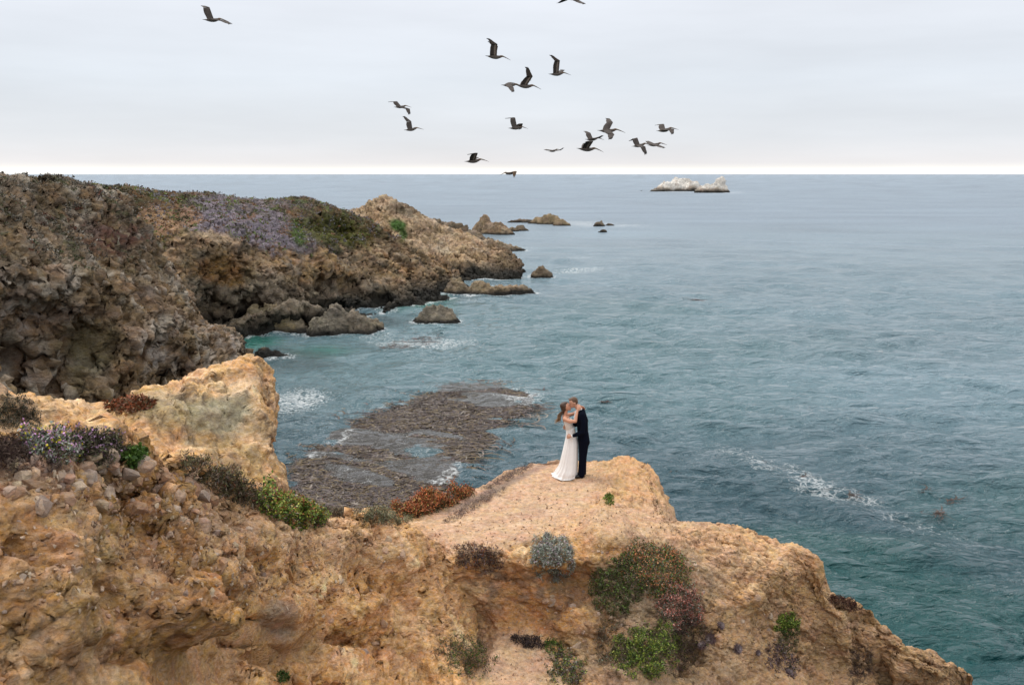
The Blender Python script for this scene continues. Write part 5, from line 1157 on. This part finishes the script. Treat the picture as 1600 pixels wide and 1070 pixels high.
def pelican(label, tail, bill, wings, yaw=20, brown=False, dist=None, roll=0):
    """tail, bill: photo pixels; wings: (shoulder, wrist, tip) in pixels and +1 near / -1 far"""
    lenpx = math.hypot(bill[0] - tail[0], bill[1] - tail[1]); D = dist or 1.36 * math.cos(math.radians(yaw)) * FOC / lenpx
    mpp = D / FOC; tp = at(*tail, D); bp_ = at(*bill, D); bp_.y += 1.36 * math.sin(math.radians(yaw))
    f = (bp_ - tp); f.z += .06 * abs(f.x); f.normalize(); left = Vector((0, 0, 1)).cross(f).normalized(); up = f.cross(left)
    c = tp + f * .5
    e = bpy.data.objects.new('pelican', None); COL.objects.link(e); e['label'] = label; e['category'] = 'bird'; e['group'] = 'pelicans flying over the sea'
    M = Matrix((f, left, up)).transposed().to_4x4(); M.translation = c; e.matrix_world = M
    b0 = link('body', BODY, M_pel, parent=e); b1 = link('bill', BILL, M_pel, parent=e)
    camd = (Vector((0, 0, CAM_H)) - c).normalized(); Mi = M.inverted()
    for (sh, wr, tp2), near in wings:
        S = at(*sh, D); Wd = at(*wr, D) - S; Td = at(*tp2, D) - at(*wr, D)
        def deepen(v, L, sgn): 
            k = L * L - v.length_squared; return v + camd * sgn * math.sqrt(k) if k > 0 else v
        side = left if camd.dot(left) * near > 0 else -left
        S0 = c + f * .10 + side * .06 + up * .04
        Wv = deepen(Wd, .46, near); Tv = deepen(Td, .50, near)
        Wp = S0 + Wv; Tp = Wp + Tv
        bk = (-f * .97 - up * .05).normalized()
        def chain(a, b_, n): return [a.lerp(b_, i / (n - 1)) for i in range(n)]
        inner = chain(S0, Wp, 7); bki = [bk.lerp((bk * .6 + (-Wv.normalized()) * .05 - f * .3).normalized(), i / 6) for i in range(7)]
        hint = up if near > 0 else up
        hint = (Wv.cross(bk)); hint = hint if hint.dot(up) > 0 else -hint
        V, F, K = wing_sheet(inner, [.34, .37, .38, .38, .37, .36, .34], [x.normalized() for x in bki], hint, True, False)
        if brown: K = [k_ * np.array([2.6, 2.2, 1.6]) for k_ in K]
        wo_ = link('wing', poly_mesh('wing', [Mi @ v for v in V], F, np.array(K), True), M_pel, parent=e)
        tdir = Tv.normalized(); outer = chain(Wp, Wp + Tv * .62, 6); bko = [(bk * (1 - .5 * i / 5) + tdir * (.35 * i / 5)).normalized() for i in range(6)]
        V, F, K = wing_sheet(outer, [.34, .32, .30, .27, .23, .19], bko, hint, False, True)
        base = outer[-1]; bb = bko[-1]
        for q in range(5):
            u = q / 4; p0 = base + bb * .16 * u - tdir * .05; dr = (tdir * (1 - .28 * u) + bb * (.16 + .45 * u)).normalized(); Lf = .24 * (1 - .22 * u); s = len(V); sd = dr.cross(hint).normalized() * .016; nr = hint.normalized() * .003
            for pt in (p0 + sd, p0 - sd, p0 + dr * Lf * .7 - sd, p0 + dr * Lf, p0 + dr * Lf * .7 + sd):
                V += [pt + nr, pt - nr]; K += [np.array([.03, .025, .022])] * 2
            F += [(s, s + 2, s + 4, s + 6, s + 8), (s + 9, s + 7, s + 5, s + 3, s + 1)] + [(s + 2 * i, s + 2 * i + 1, s + 2 * ((i + 1) % 5) + 1, s + 2 * ((i + 1) % 5)) for i in range(5)]
        if brown: K = [k_ * np.array([2.6, 2.2, 1.6]) for k_ in K]
        link('wing_tip', poly_mesh('wing_tip', [Mi @ v for v in V], F, np.array(K), False), M_pel, parent=wo_)
    return e
N_, F__ = 1, -1
pelican('pelican with one wing straight up, uppermost of the middle flock', (758.5,87.5), (795.5,93), [(((775,84),(776,65),(761,55)), N_), (((777,84),(780,68),(767,60)), F__)])
pelican('pelican with its wing raised high, right of the uppermost middle one', (857,116), (891,117), [(((869,113),(871,93),(856,83)), N_), (((873,113),(880,111),(885,107)), F__)])
pelican('large pelican with spread wingtip feathers overlapping another bird', (805,133), (844,139), [(((817,131),(826,117),(818,101)), N_), (((820,131),(826,122),(829,123)), F__)])
pelican('pelican half hidden behind the large one with spread feathers', (783,133), (822,136), [(((799,133),(803,138),(804,145)), N_), (((800,131),(803,128),(809,129)), F__)], dist=60)
pelican('pelican with bent drooping wings, upper one of the left pair', (615,167.5), (641,168), [(((626,165),(620,157.5),(606,158)), F__), (((630,166),(643,170),(644,179)), N_)])
pelican('pelican with its wing swept up, lower one of the left pair', (631,203.5), (659.5,202.5), [(((642,200),(640,188),(628,179)), N_), (((645,200),(650,199),(655,197)), F__)])
pelican('pelican with a flat topped raised wing in the centre below the big group', (794,200.5), (824,201.5), [(((806,199),(803,184),(788,185)), N_), (((810,199),(820,193),(818,202)), F__)])
pelican('pale bellied pelican just above the bright horizon, left of centre', (725.5,252.5), (762,253), [(((739,250),(743,239),(729,241)), N_), (((742,250),(746,247),(750,245)), F__)])
pelican('small brown pelican touching the horizon, the only one flying left', (806,270), (782,274), [(((797,269),(804,267),(804,277)), N_), (((796,269),(790,271),(792,272)), F__)], brown=True, yaw=35)
pelican('smallest pelican, gliding edge on, right of centre', (857,237), (877,235), [(((866,235),(858,234),(853,233.5)), F__), (((867,235),(877,235),(883,231)), N_)], yaw=30)
pelican('large pelican with hunched wing, lowest of the right hand group', (901,232), (942,238), [(((915,230),(922,219),(913,220)), N_), (((918,230),(921,222),(915,222)), F__)], yaw=12)
pelican('pelican partly behind the hunched one, wings spread wide in a V', (914,218), (944,219), [(((926,217),(922,208),(915,205)), F__), (((928,217),(938,216),(944,212)), N_)], dist=66)
pelican('pelican banking with one wing up and one wing below its belly', (933.5,204), (976,208), [(((951,202),(957,190),(951,183)), F__), (((952,206),(959,213),(954,221)), N_)], yaw=10)
pelican('dark pelican farthest right in the flock', (1025.5,205), (1061,203), [(((1038,203),(1036,195),(1025,196)), F__), (((1042,204),(1054,204),(1053,212)), N_)])
pelican('pelican with one wing hanging straight down, left one of an overlapping pair', (987,229), (1019,227), [(((1000,227),(996,216),(985,221)), F__), (((1003,229),(1010,232),(1013,244)), N_)])
pelican('pelican gliding low, right one of an overlapping pair', (1011,227), (1042,227), [(((1022,225),(1016,222),(1011,220)), F__), (((1026,226),(1034,229),(1041,232)), N_)], dist=62)
pelican('lone pelican at the upper left with one wing up and one down', (316.5,31), (352,33), [(((326,27),(319,8),(309,5)), F__), (((329,29),(349,32),(359,37)), N_)])
pelican('pelican cut off by the top edge, only its wings showing', (880,-3), (917,-2), [(((897,-4),(886,1),(875,5)), F__), (((900,-3),(911,4),(919,8)), N_)])
